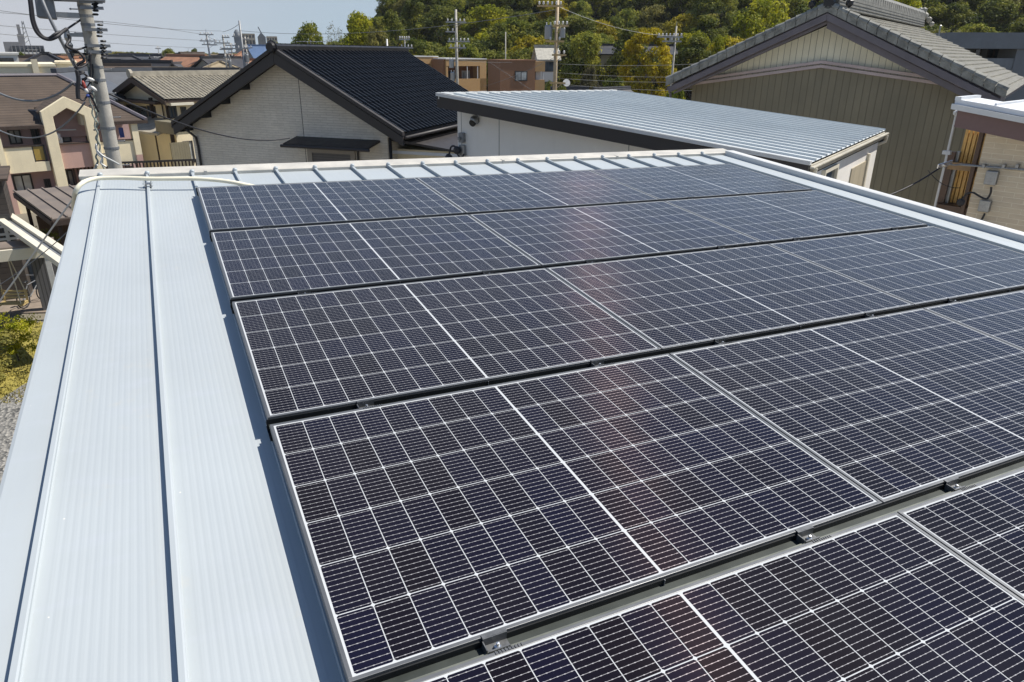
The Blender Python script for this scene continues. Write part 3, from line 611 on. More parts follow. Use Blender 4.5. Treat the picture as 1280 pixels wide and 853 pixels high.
for s in (-1, 1):
    for k in range(n_):
        a = Vector((xc+s*(HWd+.12)*k/n_, -.40, ZR+.06-(ZR-ZE)*k/n_)); b = Vector((xc+s*(HWd+.12)*(k+1.04)/n_, -.40, ZR+.035-(ZR-ZE)*(k+1.04)/n_))
        dd_ = (b-a)*.91; mb.tube([a + Vector((0,.04,.03)), a + dd_ + Vector((0,.04,.055))], .085, 10, .105); mb.prism([a+Vector((0,-.05,.0)), a+dd_+Vector((0,-.05,.02)), a+dd_+Vector((0,-.05,-.12)), a+Vector((0,-.05,-.14))], (0,.03,0))
mb.build('verge_tiles', m_lichen, rf, smooth=False)
mb = MB(); RH = .52
mb.prism([(xc-.2,-.2,ZR),(xc-.17,-.2,ZR+RH),(xc-.09,-.2,ZR+RH+.1),(xc+.09,-.2,ZR+RH+.1),(xc+.17,-.2,ZR+RH),(xc+.2,-.2,ZR)], (0, DL+.1, 0))
for j in range(6): mb.box(xc-.23+.012*j, xc+.23-.012*j, -.22, DL-.05, ZR+.08*j+.02, ZR+.08*j+.055)
for k in range(40): y = k*DL/40; mb.box(xc+.13, xc+.185, y, y+.03, ZR+.03, ZR+RH)
mb.build('ridge_tiles', mat('dark_ridge_tile', (.19,.19,.175), .7, .35, 4), rf)
for yy, sg in ((-.35, 1), (DL-.05, -1)):
    mb = MB(); mb.lathe((xc, yy, ZR+.12), [(0,-.1),(.13,-.1),(.15,.0),(.13,.1)], 12, (0,1,0))
    for s in (-1, 1):
        for k, (dx, dz, rr) in enumerate(((.16,.36,.15),(.33,.22,.13),(.46,.06,.11),(.07,.58,.13))): mb.blob((xc+s*dx, yy+.08, ZR+dz+.06), rr, sy=.6, sub=1, jit=.12, sd=k+int(yy))
    mb.blob((xc, yy+.1, ZR+.42), .24, sy=.5, sub=2, jit=.08, sd=3); mb.build('ridge_ornament', m_bktile if sg > 0 else m_gtile, t)
mb = MB(); mb.tube([t.hit(838, 116, .0), t.hit(838, 135, .0)], .04, 8); g0 = t.hit(838, 116, .0); mb.tube([(xc-HWd-.12, -.2, ZE-.14), (xc-HWd-.12, DL, ZE-.14)], .06, 8); mb.build('gutter', m_purp, t)

# --- the brick-clad house at the far right edge
cx_, cy_ = at(1237, 152, 14.0).x, at(1237, 152, 14.0).y
t = T('beige_block_house', 'beige block-clad house with maroon fascia and flat white metal roof at the right edge', 'house', (cx_, cy_, 0), azm(164))
zf = t.hit(1237, 152).z; k0 = t.hit(1200, 124, -.42); k1 = t.hit(1280, 139, -.42); zk = k0.z
slp = (k1.z-k0.z)/(k1.x-k0.x); xk = k0.x; lz = lambda x: k0.z + slp*(x-xk)
mb = MB(); mb.prism([(0,0,0),(8,0,0),(8,0,lz(8)-.2),(0,0,lz(0)-.2)], (0, 6, 0)); wl = mb.build('wall', m_block, t)
mb = MB(); mb.prism([(xk,-.40,lz(xk)-.08),(8,-.40,lz(8)-.08),(8,-.40,lz(8)-.42),(xk,-.40,lz(xk)-.42)], (0,.05,0)); mb.prism([(xk,-.35,lz(xk)-.08),(xk,.4,lz(xk)-.08),(xk,.4,lz(xk)-.42),(xk,-.35,lz(xk)-.42)], (.05,0,0)); mb.build('fascia', m_maroon, t)
mb = MB(); mb.prism([(xk,-.35,lz(xk)-.40),(8,-.35,lz(8)-.40),(8,-.35,lz(8)-.37),(xk,-.35,lz(xk)-.37)], (0,.7,0)); mb.build('soffit', m_maroon, t)
mb = MB(); mb.prism([(xk-.05,-.46,lz(xk)-.075),(0,-.46,lz(0)-.075),(0,-.46,lz(0)+.0),(xk-.05,-.46,lz(xk)+.0)], (0,.9,0)); mb.prism([(0.001,-.46,lz(0)-.075),(8.05,-.46,lz(8)-.075),(8.05,-.46,lz(8)+.0),(0.001,-.46,lz(0)+.0)], (0,6.6,0))
for k in range(18): x = .12 + k*.42; mb.prism([(x,-.40,lz(x)-.01),(x+.03,-.40,lz(x)-.01),(x+.03,-.40,lz(x)+.03),(x,-.40,lz(x)+.03)], (0,6.4,0))
mb.box(xk-.055, xk+.03, -.47, .45, lz(xk)-.02, lz(xk)+.035)
rf = mb.build('roof', m_wmetal, t)
mb = MB(); mb.box(xk-.07, 8, -.52, -.47, lz(xk)-.14+.0, lz(xk)-.06) if False else mb.prism([(xk-.07,-.52,lz(xk)-.15),(8,-.52,lz(8)-.15),(8,-.52,lz(8)-.07),(xk-.07,-.52,lz(xk)-.07)], (0,.06,0)); mb.build('eave_trim', m_verge, rf)
# recess left of the wall corner: posts, boards and a pipe on plane y = .35
def bar(u0, v0, u1, v1, y, wpx, m, name, parent=t, d=.08):
    mb = MB(); a = t.hit(u0, v0, y); b = t.hit(u1, v1, y); x_ = .5*wpx/885*a.length if False else wpx
    mb.box(a.x-x_/2, a.x+x_/2, y, y+d, 0, max(a.z, b.z)); return mb.build(name, m, parent)
a = t.hit(1196, 145, .3); mb = MB(); mb.box(a.x-.1, -.01, 1.8, 1.9, 0, lz(0)-.42); rec = mb.build('recess_wall', m_brpost, t)
mb = MB(); xb0, xb1 = t.hit(1186, 240, .5).x, -.03
nb = 7
for k in range(nb): xx = xb0+.05 + (xb1-xb0)*k/nb; mb.box(xx, xx+.05, .45, .75, 0, lz(0)-.46); mb.box(xx+.05, xx+(xb1-xb0)/nb, .72, .75, 0, lz(0)-.46)
mb.build('timber_screen', m_orwood, t)
bar(1189, 190, 1176, 262, .25, .13, m_brpost, 'post'); bar(1198, 190, 1185, 262, .32, .05, m_galv, 'corner_rail'); pass
a = t.hit(1229, 185, .1); mb = MB(); mb.box(-.12, -.06, .06, .16, 0, lz(0)-.42); mb.build('post', m_brpost, t)
a = t.hit(1222, 211, .2); mb = MB(); mb.box(xb0-.02, 0, .2, .3, a.z-.06, a.z+.06); mb.build('cross_rail', mat('tan_timber', (.30,.19,.09), .6), t)
a = t.hit(1212, 262, .2); mb = MB(); mb.box(xb0-.05, 0, .1, .5, a.z-.12, a.z+.03); mb.build('balcony_floor', m_brpost, t)
mb = MB(); a = t.hit(1195.5, 143, -.05); mb.tube([(a.x, -.05, a.z), (a.x, -.05, .2)], .02, 8); mb.blob((a.x-.01, -.05, a.z+.02), .05, sub=1); z_ = t.hit(1183, 191, -.05).z; mb.box(a.x-.07, a.x+.05, -.08, 0, z_-.03, z_+.03); mb.build('drainpipe', m_winw, t)
mb = MB(); a = t.hit(1200, 206, -.06); b = t.hit(1280, 210, -.06); mb.tube([(a.x, -.06, a.z), (7.5, -.06, b.z + (b.z-a.z)*3)], .018, 8)
for u in (1230, 1255, 1272): c = t.hit(u, 208, -.06); mb.box(c.x-.02, c.x+.02, -.1, 0, c.z-.025, c.z+.03)
mb.build('wall_conduit', m_galv, wl)
for u, v, ww, hh in ((1241, 222, .17, .22), (1232.5, 257, .16, .19)):
    c = t.hit(u, v, 0); mb = MB(); mb.box(c.x-ww/2, c.x+ww/2, -.11, -.002, c.z-hh/2, c.z+hh/2); mb.build('meter_box', m_galv, wl, bevel=.012)
mb = MB(); cc = [t.hit(u, v, -.14) for u, v in ((1239,234),(1238,242),(1233,249),(1225,246),(1216,241),(1208,243),(1203,249),(1201,253))]; mb.tube(smooth(cc), .016, 7); mb.blob(cc[-1], .065, sy=.5, jit=.06); cc = [t.hit(u, v, -.14) for u, v in ((1231,267),(1228,273),(1225,278))]; mb.tube(smooth(cc), .016, 7); mb.blob(cc[-1]+Vector((.04,0,-.03)), .07, sy=.5, jit=.05); mb.build('cable_loop', m_wire, wl)

# --- the pink and cream apartment block on the left
p0_, p1_ = drop(12, 216, 6.5), drop(172, 203, 6.5)
t = T('apartment_block', 'pink and cream two-storey apartment block with brown shingle roof and house-shaped balcony frame', 'apartment block', (p0_.x, p0_.y, 0), azm(math.degrees(math.atan2((p1_-p0_).x, (p1_-p0_).y))))
ze = t.hit(100, 154, 0).z; xr = t.hit(173, 150, 0).x; xl = -14
zrg = t.hit(70, 95, 5.0).z; xrg = t.hit(72, 95, 5.0).x
mb = MB(); mb.prism([(xl,1.7,0),(xr-.2,1.7,0),(xr-.3,2.4,0),(xr-3.6,10,0),(xl,10,0)], (0,0,ze-.1)); mb.build('wall', m_mauve, t); mb = MB(); mb.prism([(xr-.14,1.75,0),(xr-.24,2.42,0),(xr-3.54,10,0),(xr-3.59,9.99,0),(xr-.295,2.405,0)], (0,0,ze-.12)); mb.build('side_wall', m_cream, t)  # side_wall is a cream slab added to cut red bounce on the tan house
x1_, x2_ = t.hit(50.5,140,-.35).x, t.hit(117,137,-.35).x; zq = lambda y: ze + (zrg-ze)*(y+.35)/5.35; yh = -.35 + 5.35*(xr+.35-x2_)/(xr+.35-xrg)
mb = MB(); mb.face([(xl,-.35,ze),(x1_,-.35,ze),(x1_,5,zrg),(xl,5,zrg)]); mb.face([(x1_,1.5,zq(1.5)),(x2_,1.5,zq(1.5)),(x2_,yh,zq(yh)),(xrg,5,zrg),(x1_,5,zrg)]); mb.face([(x2_,-.35,ze),(xr+.35,-.35,ze),(x2_,yh,zq(yh))]); mb.face([(xr+.35,-.35,ze),(xr-3.3,10.4,ze),(xrg,5,zrg)]); mb.face([(xl,10.4,ze),(xr-3.3,10.4,ze),(xrg,5,zrg),(xl,5,zrg)][::-1]); mb.face([(xl,1.9,ze-.02),(xr-.45,1.9,ze-.02),(xr-3.3,10.4,ze-.02),(xl,10.4,ze-.02)]); mb.face([(xl,-.35,ze-.02),(x1_,-.35,ze-.02),(x1_,1.9,ze-.02),(xl,1.9,ze-.02)]); mb.face([(x2_,-.35,ze-.02),(xr+.35,-.35,ze-.02),(xr-.45,1.9,ze-.02),(x2_,1.9,ze-.02)])
rf = mb.build('roof', m_shing, t)
mb = MB(); mb.tube([(xr+.35,-.35,ze+.05),(xrg,5,zrg+.05)], .13, 6); mb.tube([(xl,5,zrg+.05),(xrg,5,zrg+.05)], .12, 6); mb.build('ridge_cap', m_purp, rf)
for q0, q1 in ((xl, x1_-.01), (x2_+.01, xr+.4)): mb = MB(); mb.box(q0, q1, -.42, -.30, ze-.16, ze+.02); mb.build('gutter', m_dkwood, rf)
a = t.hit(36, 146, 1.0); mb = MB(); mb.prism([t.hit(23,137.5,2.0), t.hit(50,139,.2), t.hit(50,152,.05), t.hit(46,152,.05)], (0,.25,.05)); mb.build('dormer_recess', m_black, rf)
fr = [(50,138.6),(80.2,121),(117.2,136.3),(132,240),(125,240),(110,142),(81,130.4),(60,143),(78,250),(68,252)]
mb = MB(); P_ = [t.hit(u, v, -.35) for u, v in fr]
P_[3].z = P_[4].z = P_[8].z = P_[9].z = .0
wd_ = .55
x1_, x2_ = t.hit(50.5,140,-.35).x, t.hit(117,137,-.35).x; zs = t.hit(50.5,140,-.35).z; za_ = t.hit(80.2,121,-.35).z; xa_ = t.hit(80.2,121,-.35).x
za2 = za_ - .62; zs2 = zs - .3
mb.prism([(x1_,-.35,0),(x1_+wd_,-.35,0),(x1_+wd_,-.35,zs2),(xa_,-.35,za2),(x2_-wd_,-.35,zs2),(x2_-wd_,-.35,0),(x2_,-.35,0),(x2_,-.35,zs),(xa_,-.35,za_),(x1_,-.35,zs)], (0,.45,0))
mb.build('gable_frame', m_cream, t, bevel=.02)
mb = MB(); 
mb.prism([(x1_-.1,.0,zs-.02),(xa_,.0,za_+.02),(xa_,.0,za_-.08),(x1_-.1,.0,zs-.12)], (0,3.6,0)); mb.prism([(x2_+.1,.0,zs-.02),(xa_,.0,za_+.02),(xa_,.0,za_-.08),(x2_+.1,.0,zs-.12)], (0,3.6,0))
gr = mb.build('dormer_roof', m_shing, rf)
mb = MB(); mb.prism([(x1_+.05,1.4,zs-1.6),(x2_-.05,1.4,zs-1.6),(x2_-.05,1.4,zs-.15),(xa_,1.4,za_-.15),(x1_+.05,1.4,zs-.15)], (0,.2,0)); mb.build('dormer_wall', m_mauve, t)
mb = MB(); a = t.hit(98,140,.4); b = t.hit(111,156,.4); mb.box(a.x, b.x, .2, 1.2, b.z, zs-.15); mb.build('bulkhead', m_creamlt, t)
zb1, zb0 = t.hit(30,183.5,0).z, t.hit(30,215.5,0).z; zl1 = t.hit(40,243,0).z
def bal(u0, u1, zt, zb, m, name='balcony', th=.15, vref=195, y=-.2): a, b = t.hit(u0, vref, y), t.hit(u1, vref, y); mb = MB(); mb.box(a.x, b.x, y, y+th, zb, zt); mb.box(a.x, b.x, y+th, 1.7, zb, zb+.18); return mb.build(name, m, t)
a_l = bal(3, 42, zb1, zb0, m_cream); bal(41.5, 60, t.hit(50,202,0).z, zb0, m_cream); b_p = bal(67, 120, zb1+.0, zb0+.02, m_pink, y=-.12); b_r = bal(128, 172, zb1, zb0, m_cream)
a, b = t.hit(42,195,-.1), t.hit(57,195,-.1); mb = MB(); mb.box(a.x, b.x, -.14, -.1, t.hit(50,200,0).z, zb1-.02); sc = mb.build('screen', m_amber, t)
mb = MB()
for x in (a.x, b.x): mb.box(x-.05, x+.05, -.18, -.08, t.hit(50,202,0).z, zb1+.05)
mb.box(a.x, b.x, -.18, -.08, zb1-.02, zb1+.06); mb.build('screen_frame', m_winf, sc)
mb = MB()
for u0, u1 in ((3,42),(67,120),(128,172)): a, b = t.hit(u0,184,-.2), t.hit(u1,184,-.2); mb.box(a.x, b.x, -.25, .02, zb1, zb1+.07)
mb.build('balcony_rail', m_dkwood, t)
bal(16, 70, zl1, zl1-1.0, m_cream, 'terrace_wall', vref=245); bal(78, 130, zl1+.05, zl1-1.0, m_pink, 'terrace_wall', vref=245)
def col(u0, u1, v0, z1, m, y=-.3, z0=0, name='pillar'): a, b = t.hit(u0, v0, y), t.hit(u1, v0, y); mb = MB(); mb.box(a.x, b.x, y, y+.4, z0, z1); return mb.build(name, m, t)
col(166, 174, 170, ze-.15, m_cream, z0=t.hit(170,193,0).z); col(166, 174, 170, t.hit(170,193,0).z, m_pink); col(-6, 2.5, 180, ze-.15, m_cream, z0=2.2); col(9, 16, 230, 2.4, m_pink)
for (u0,v0,u1,v1) in ((8,162,29,180),(37,160,52,180),(65,158,90,178),(105,162,117,178),(14,219,44,241),(54,224,66,240),(76,213,96,238),(130,160,146,178),(158,208,168,215)): window(t, u0, v0, u1, v1, 1.7, glass=m_glassb if (u0 in (8, 65, 76, 14)) else m_glass, fw=.09)
window(t, 64, 137, 74, 143, 1.4, mull=0, fw=.08)
mb = MB(); a, b = t.hit(63,163,.6), t.hit(95,162.5,.6); mb.tube([a, b], .04, 6); mb.build('laundry_pole', m_winw, t)
mb = MB(); a, b = t.hit(148,160,.3), t.hit(156,172,.3); mb.box(a.x, b.x, .3, .34, b.z, a.z); mb.box(a.x+.1, b.x-.1, .28, .3, b.z+.1, a.z-.2); o = mb.build('hanging_towel', m_blue); 
for v in o.data.vertices: v.co = t.rm @ v.co + t.loc
tag(o, 'blue laundry hanging on the right balcony of the pink and cream apartment block', 'laundry')
mb = MB(); a = t.hit(69,173,.2); mb.box(a.x-.35, a.x+.35, .2, .45, zb1-.1, zb1+.35); mb.blob((a.x, .3, zb1+.4), .3, sub=1, jit=.25); o = mb.build('bedding', m_cloth)
for v in o.data.vertices: v.co = t.rm @ v.co + t.loc
tag(o, 'white bedding airing above the pink balcony front', 'laundry')

# --- tan house with pantiled roof behind the apartments
hT = 3.2; q0, q1 = drop(135, 119, hT), drop(206.8, 125.3, hT); md = (q0+q1)/2
t = T('tan_tiled_house', 'tan stucco house with beige pantiled roof between the apartments and the black tiled house', 'house', (md.x, md.y, 0), azm(math.degrees(math.atan2((q1-q0).x, (q1-q0).y))))
HWd = (q1-q0).length/2; ZE = HC-hT; ZR = t.hit(162, 96, 0).z; sl = (ZR-ZE)/HWd; DL = 16
mb = MB(); w_ = HWd-.7; mb.prism([(-w_,.7,0),(w_,.7,0),(w_,.7,ZE+sl*.7-.3),(0,.7,ZR-.3),(-w_,.7,ZE+sl*.7-.3)], (0,DL-1.4,0)); wl = mb.build('wall', m_tanwall, t)
mb = MB()
for s in (-1, 1): mb.prism([(0,0,ZR),(s*HWd,0,ZE),(s*HWd,0,ZE-.2),(0,0,ZR-.2)], (0,DL,0))
rf = mb.build('roof', m_dkwood, t); ln = math.hypot(HWd, ZR-ZE)
mb = MB(); tile_sheet(mb, (HWd+.05,-.05,ZE+.01), (0,1,0), (-HWd,0,ZR-ZE), DL+.1, ln, .3, .28, .06, .035); mb.build('roof_tiles', m_tantile, rf)
mb = MB(); tile_sheet(mb, (-HWd-.05,DL+.05,ZE+.01), (0,-1,0), (HWd,0,ZR-ZE), DL+.1, ln, .3, .28, .06, .035); mb.build('roof_tiles', m_tantile, rf)
mb = MB(); mb.box(-.17,.17,-.1,DL+.1,ZR+.02,ZR+.36); mb.lathe((0,-.2,ZR+.2), [(0,0),(.3,0),(.3,.2)], 10, (0,1,0)); mb.build('ridge_tiles', m_tantile, rf)
for s in (-1, 1):
    mb = MB(); mb.prism([(0,-.12,ZR-.05),(s*HWd*1.02,-.12,ZE-.07),(s*HWd*1.02,-.12,ZE-.36),(0,-.12,ZR-.40)], (0,.1,0)); mb.build('bargeboard', m_dkwood, t)
for (u0,v0,u1,v1) in ((158,131,186,149.5),(184,132,197,150),(140,130,150,146)): window(t, u0, v0, u1, v1, .7, fw=.1, mull=2)
mb = MB(); a, b = t.hit(140,127.5,.1), t.hit(199,130,.1); mb.box(a.x, b.x, -.2, .68, b.z-.05, b.z+.12); mb.build('window_hood', m_dkwood, t)
mb = MB(); a, b = t.hit(150,157,-1.4), t.hit(186,160,-1.4); mb.prism([(a.x,-1.4,a.z-.2),(a.x,.68,a.z+.5),(a.x,.68,a.z+.35),(a.x,-1.4,a.z-.35)], (b.x-a.x+1,0,0)); mb.build('lower_roof', m_tantile, t)
mb = MB(); a, b = t.hit(193,151,-1.2), t.hit(216,168.5,-1.2); mb.box(a.x, b.x+.4, -1.2, .68, b.z, a.z); mb.build('balcony', m_olive, t)
mb = MB(); a, b = t.hit(174,163,.55), t.hit(218,200,.55); mb.box(a.x, min(b.x, w_), .52, .7, 0, a.z); mb.build('lower_wall', mat('pale_tan_panel', (.84,.74,.52), .8, .08, 1), t)
mb = MB()
for u in (198, 217): x = t.hit(u, 190, .5).x; mb.box(x-.06, x+.06, .46, .72, 0, ZE)
x = t.hit(203.5,138,.6).x; mb.tube([(x,.6,ZE-.2),(x,.6,0)], .05, 6); mb.build('downpipe', m_dkwood, t)
# right flank windows: local plane x = w_
def flank(u0,v0,u1,v1,name='window',glass=None):
    a, b = t.hit(u0,v0,w_,0), t.hit(u1,v1,w_,0); mb = MB(); y0,y1,z0,z1 = min(a.y,b.y),max(a.y,b.y),min(a.z,b.z),max(a.z,b.z)
    for q in ((y0,y1,z0,z0+.1),(y0,y1,z1-.1,z1),(y0,y0+.1,z0,z1),(y1-.1,y1,z0,z1),((y0+y1)/2-.05,(y0+y1)/2+.05,z0,z1)): mb.box(w_+.002, w_+.08, q[0], q[1], q[2], q[3])
    f = mb.build(name, m_winf, t); mb = MB(); mb.box(w_+.002, w_+.03, y0+.05, y1-.05, z0+.05, z1-.05); mb.build('pane', glass or m_glass, f)
flank(210,133,222,148); flank(225,134,234,148); flank(228,177,244,203, glass=m_glassb)
mb = MB(); a, b = t.hit(213,130.5,w_+.8,0), t.hit(242,131,w_+.8,0); mb.box(w_, w_+.9, a.y, b.y, a.z-.1, a.z+.06); mb.build('window_hood', m_creamlt, t)
mb = MB(); a = t.hit(222,189,w_,0); b = t.hit(230,204,w_,0); mb.box(w_+.01, w_+.1, a.y-.5, a.y+.9, b.z-.5, a.z+.6); mb.build('window_shutter', m_olive, t)
fb = at(160, 206, 50); t2 = T('slat_fence', 'dark low slatted fence running in front of the tan tiled house', 'fence', (fb.x, fb.y, 0), azm(95))
mb = MB(); zt_ = t2.hit(200, 202).z
for k in range(60): mb.box(-3+k*.2, -3+k*.2+.09, 0, .04, .1, zt_)
mb.build('slats', m_dkwood, t2); mb = MB()
for z in (zt_*.4, zt_+.02): mb.box(-3, 9.1, -.04, .0, z-.06, z+.06)
mb.build('rail', m_winf, t2)

# --- brown metal roofed carport, dark timber house with porch, swing, bush
c1, c2, c3 = drop(20, 251, 6.1), drop(65, 276, 6.1), drop(92, 275, 6.1)
t = T('brown_roof_carport', 'brown standing seam lean-to roof on timber posts below the apartments', 'carport', (c2.x, c2.y, 0), azm(80))
a, b = t.l(c1), t.l(c2); zc = b.z
e_ = Vector((c1.x-c2.x, c1.y-c2.y, 0)); l1 = t.rm.transposed() @ e_; wv = Vector((4.2, .35, 0))
mb = MB(); mb.prism([b, b+wv, b+wv+l1+Vector((0,0,.35)), b+l1+Vector((0,0,.35))], (0,0,.06))
for k in range(9): s = wv*(k/8); mb.beam(b+s+Vector((0,0,.09)), b+s+l1+Vector((0,0,.44)), .05, .06)
rf = mb.build('roof', m_brmetal, t)
mb = MB()
for p, q in ((b, b+wv), (b, b+l1+Vector((0,0,.35)))): mb.beam(p-Vector((0,0,.12)), q-Vector((0,0,.12)), .1, .2)
mb.build('fascia', m_dkwood, t)
for s in (.06, .5, .95):
    for k in (.04, .9):
        p = b + wv*s + l1*k; mb = MB(); mb.box(p.x-.07, p.x+.07, p.y-.07, p.y+.07, 0, zc+.3*k-.1); mb.build('post', m_dkwood, t)
mb = MB(); p = b + wv*.1 + l1*.85; q = b + wv*.95 + l1*.85; mb.beam((p.x,p.y,1.1), (q.x,q.y,1.1), .08, 2.0); mb.build('back_wall', mat('brown_plank_wall', (.16,.10,.06), .7, .3, 2), t)

pb = atz(20, 322, 2.35); t = T('dark_timber_house', 'dark brown lap-sided house with a pale porch beam at the left edge', 'house', (pb.x, pb.y, 0), azm(86))
px0, px1 = -9.0, t.hit(63, 312, 0).x
zp1, zp0 = t.hit(10, 313, 0).z, t.hit(10, 327, 0).z
mb = MB(); mb.box(px0, px1, -.0, .12, zp0, zp1); mb.build('porch_beam', m_creamlt, t)
mb = MB(); mb.box(px0, px1+.1, .12, 1.1, zp1-.05, zp1+.06); mb.build('porch_roof', m_brmetal, t)
mb = MB(); mb.box(px0, t.hit(9, 255, 3.2).x, 3.2, 4.6, 0, t.hit(5, 222, 3.2).z); wl = mb.build('wall', m_dkside, t)
for u in (62, ):
    x = t.hit(u, 320, .1).x; mb = MB(); mb.box(x-.16, x, .02, .14, .05, zp0); mb.build('porch_post', m_winw, t)
x = t.hit(45, 330, 2.8).x; mb = MB(); mb.box(x, px1+.2, 1.2, 1.35, .0, zp0-.1); mb.build('porch_screen', groovemat('grey_lattice_screen', (.12,.12,.125), .12, .3, .7, .5), t)
z1, z0 = t.hit(5, 281, 3.1).z, t.hit(5, 300, 3.1).z
mb = MB()
for zz in (z0+.1, (z0+z1)/2, z1): mb.box(px0, t.hit(33,290,3).x, 2.7, 2.75, zz-.04, zz+.04)
for k in range(5): x = t.hit(8,290,2.7).x - k*1.3; mb.box(x-.05, x+.05, 2.68, 2.76, z0-.2, z1+.2)
mb.build('balcony_rail', m_winw, t)
mb = MB(); a = t.hit(2,250,3.2); 
x0_, x1_ = t.hit(-12,300,3.2).x, t.hit(20,300,3.2).x; window_l(t, x0_, x1_, z0-.5, z0+.9, 3.2, fw=.08); mb.bm.free()
mb = MB(); a = t.hit(4,222,2.9); mb.prism([(px0,2.9,a.z-.05),(px0,4.9,a.z+.15),(px0,4.9,a.z+.07),(px0,2.9,a.z-.13)], (a.x-px0+.1,0,0)); mb.build('roof', m_shing, t)
# cream double beam
b0, b1 = drop(-30, 246, 5.75), drop(92, 329, 5.75)
t = T('carport_beam_frame', 'pair of parallel cream carport beams running past the left edge of the metal roof', 'beam frame', (b0.x, b0.y, 0), azm(math.degrees(math.atan2((b1-b0).x, (b1-b0).y))))
LL = (b1-b0).length
for s in (0, 1): 
    mb = MB(); mb.box(-1, LL, -.34+s*.42, -.12+s*.42, HC-5.75-.14, HC-5.75+.04); mb.build('beam', m_creamlt, t, bevel=.01)
mb = MB(); mb.box(-1, LL, -.119, .079, HC-5.75-.1, HC-5.75-.06); mb.build('channel_web', m_steel, t)
for x in (-.5, LL-.2): mb = MB(); mb.box(x-.06, x+.06, -.1, .06, 0, HC-5.75-.1); mb.build('post', m_creamlt, t)
# swing
sb = atz(19, 391, .1); t = T('rope_swing_seat', 'small pale wooden swing seat hung on cream ropes over the deck', 'swing', (sb.x, sb.y, .05), azm(110))
mb = MB()
for k in range(4): mb.box(-.42, .42, -.2+k*.11, -.12+k*.11, .40, .43)
mb.build('seat', m_pine, t, bevel=.005)
mb = MB()
for k in range(3): mb.box(-.42, .42, .24+.02*k, .265+.02*k, .5+k*.11, .57+k*.11)
mb.build('backrest', m_pine, t)
for sx in (-.38, .38):
    mb = MB(); mb.box(sx-.03, sx+.03, -.22, .26, .34, .40); mb.box(sx-.03, sx+.03, .22, .27, .36, .85); mb.build('side_frame', m_pine, t)
    mb = MB(); mb.tube([(sx, -.18, .4), (sx*.55, .02, 2.35)], .018, 6); mb.tube([(sx, .24, .8), (sx*.55, .02, 2.35)], .018, 6); mb.build('rope', m_rope, t)
# pale objects by the porch screen
k_ = atz(42, 372, .3); t = T('garden_bicycle', 'dark bicycle parked in the shade beside the porch screen', 'bicycle', (k_.x, k_.y, .05), azm(30))
for x in (-.5, .5):
    mb = MB(); n = 18; ringp = [(x+.31*math.cos(2*math.pi*i/n), 0, .33+.31*math.sin(2*math.pi*i/n)) for i in range(n+1)]; mb.tube(ringp, .022, 6)
    for i in range(6): a = math.pi*i/6; mb.tube([(x+.3*math.cos(a),0,.33+.3*math.sin(a)),(x-.3*math.cos(a),0,.33-.3*math.sin(a))], .004, 4)
    mb.build('wheel', m_wire, t)
mb = MB()
for a, b in (((-.5,0,.33),(-.15,0,.78)),((-.15,0,.78),(.36,0,.82)),((-.12,0,.35),(-.18,0,.85)),((-.12,0,.35),(.38,0,.7)),((-.5,0,.33),(-.12,0,.35)),((.5,0,.33),(.34,0,.98))): mb.tube([a, b], .018, 6)
mb.build('bicycle_frame', m_galv, t); mb = MB(); mb.blob((-.2,0,.9), .12, 1, .6, .35); mb.build('saddle', m_black, t); mb = MB(); mb.tube([(.25,-.28,1.02),(.34,-.1,1.0),(.34,.1,1.0),(.25,.28,1.02)], .015, 6); mb.build('handlebar', m_galv, t)

# ------------------------------------------------------------------ trees
def leaf_quads(mb, lay, cl, nleaf, size, g, flat=.0):
    for (c, r, tint) in cl:
        for i in range(nleaf):
            d = Vector((g.gauss(0,1), g.gauss(0,1), g.gauss(0,1))).normalized(); rr = r*(g.random()**.4)
            p = c + Vector((d.x*rr, d.y*rr, d.z*rr*.75)); nrm = (d*.8 + Vector((g.gauss(0,.6), g.gauss(0,.6), g.gauss(.35,.6)))).normalized()
            x = nrm.orthogonal().normalized(); y = nrm.cross(x); a = g.random()*6.28; x, y = x*math.cos(a)+y*math.sin(a), y*math.cos(a)-x*math.sin(a)
            s = size*g.uniform(.6, 1.3); l_ = s*g.uniform(.5,.9)
            vs = [mb.bm.verts.new(p + x*s*.5), mb.bm.verts.new(p + y*l_*.45 + nrm*s*.1), mb.bm.verts.new(p - x*s*.5), mb.bm.verts.new(p - y*l_*.45 + nrm*s*.1)]
            f = mb.bm.faces.new(vs); tv = min(1, max(0, tint + g.gauss(0,.16)))
            for lp in f.loops: lp[lay] = (tv, tv, tv, 1)
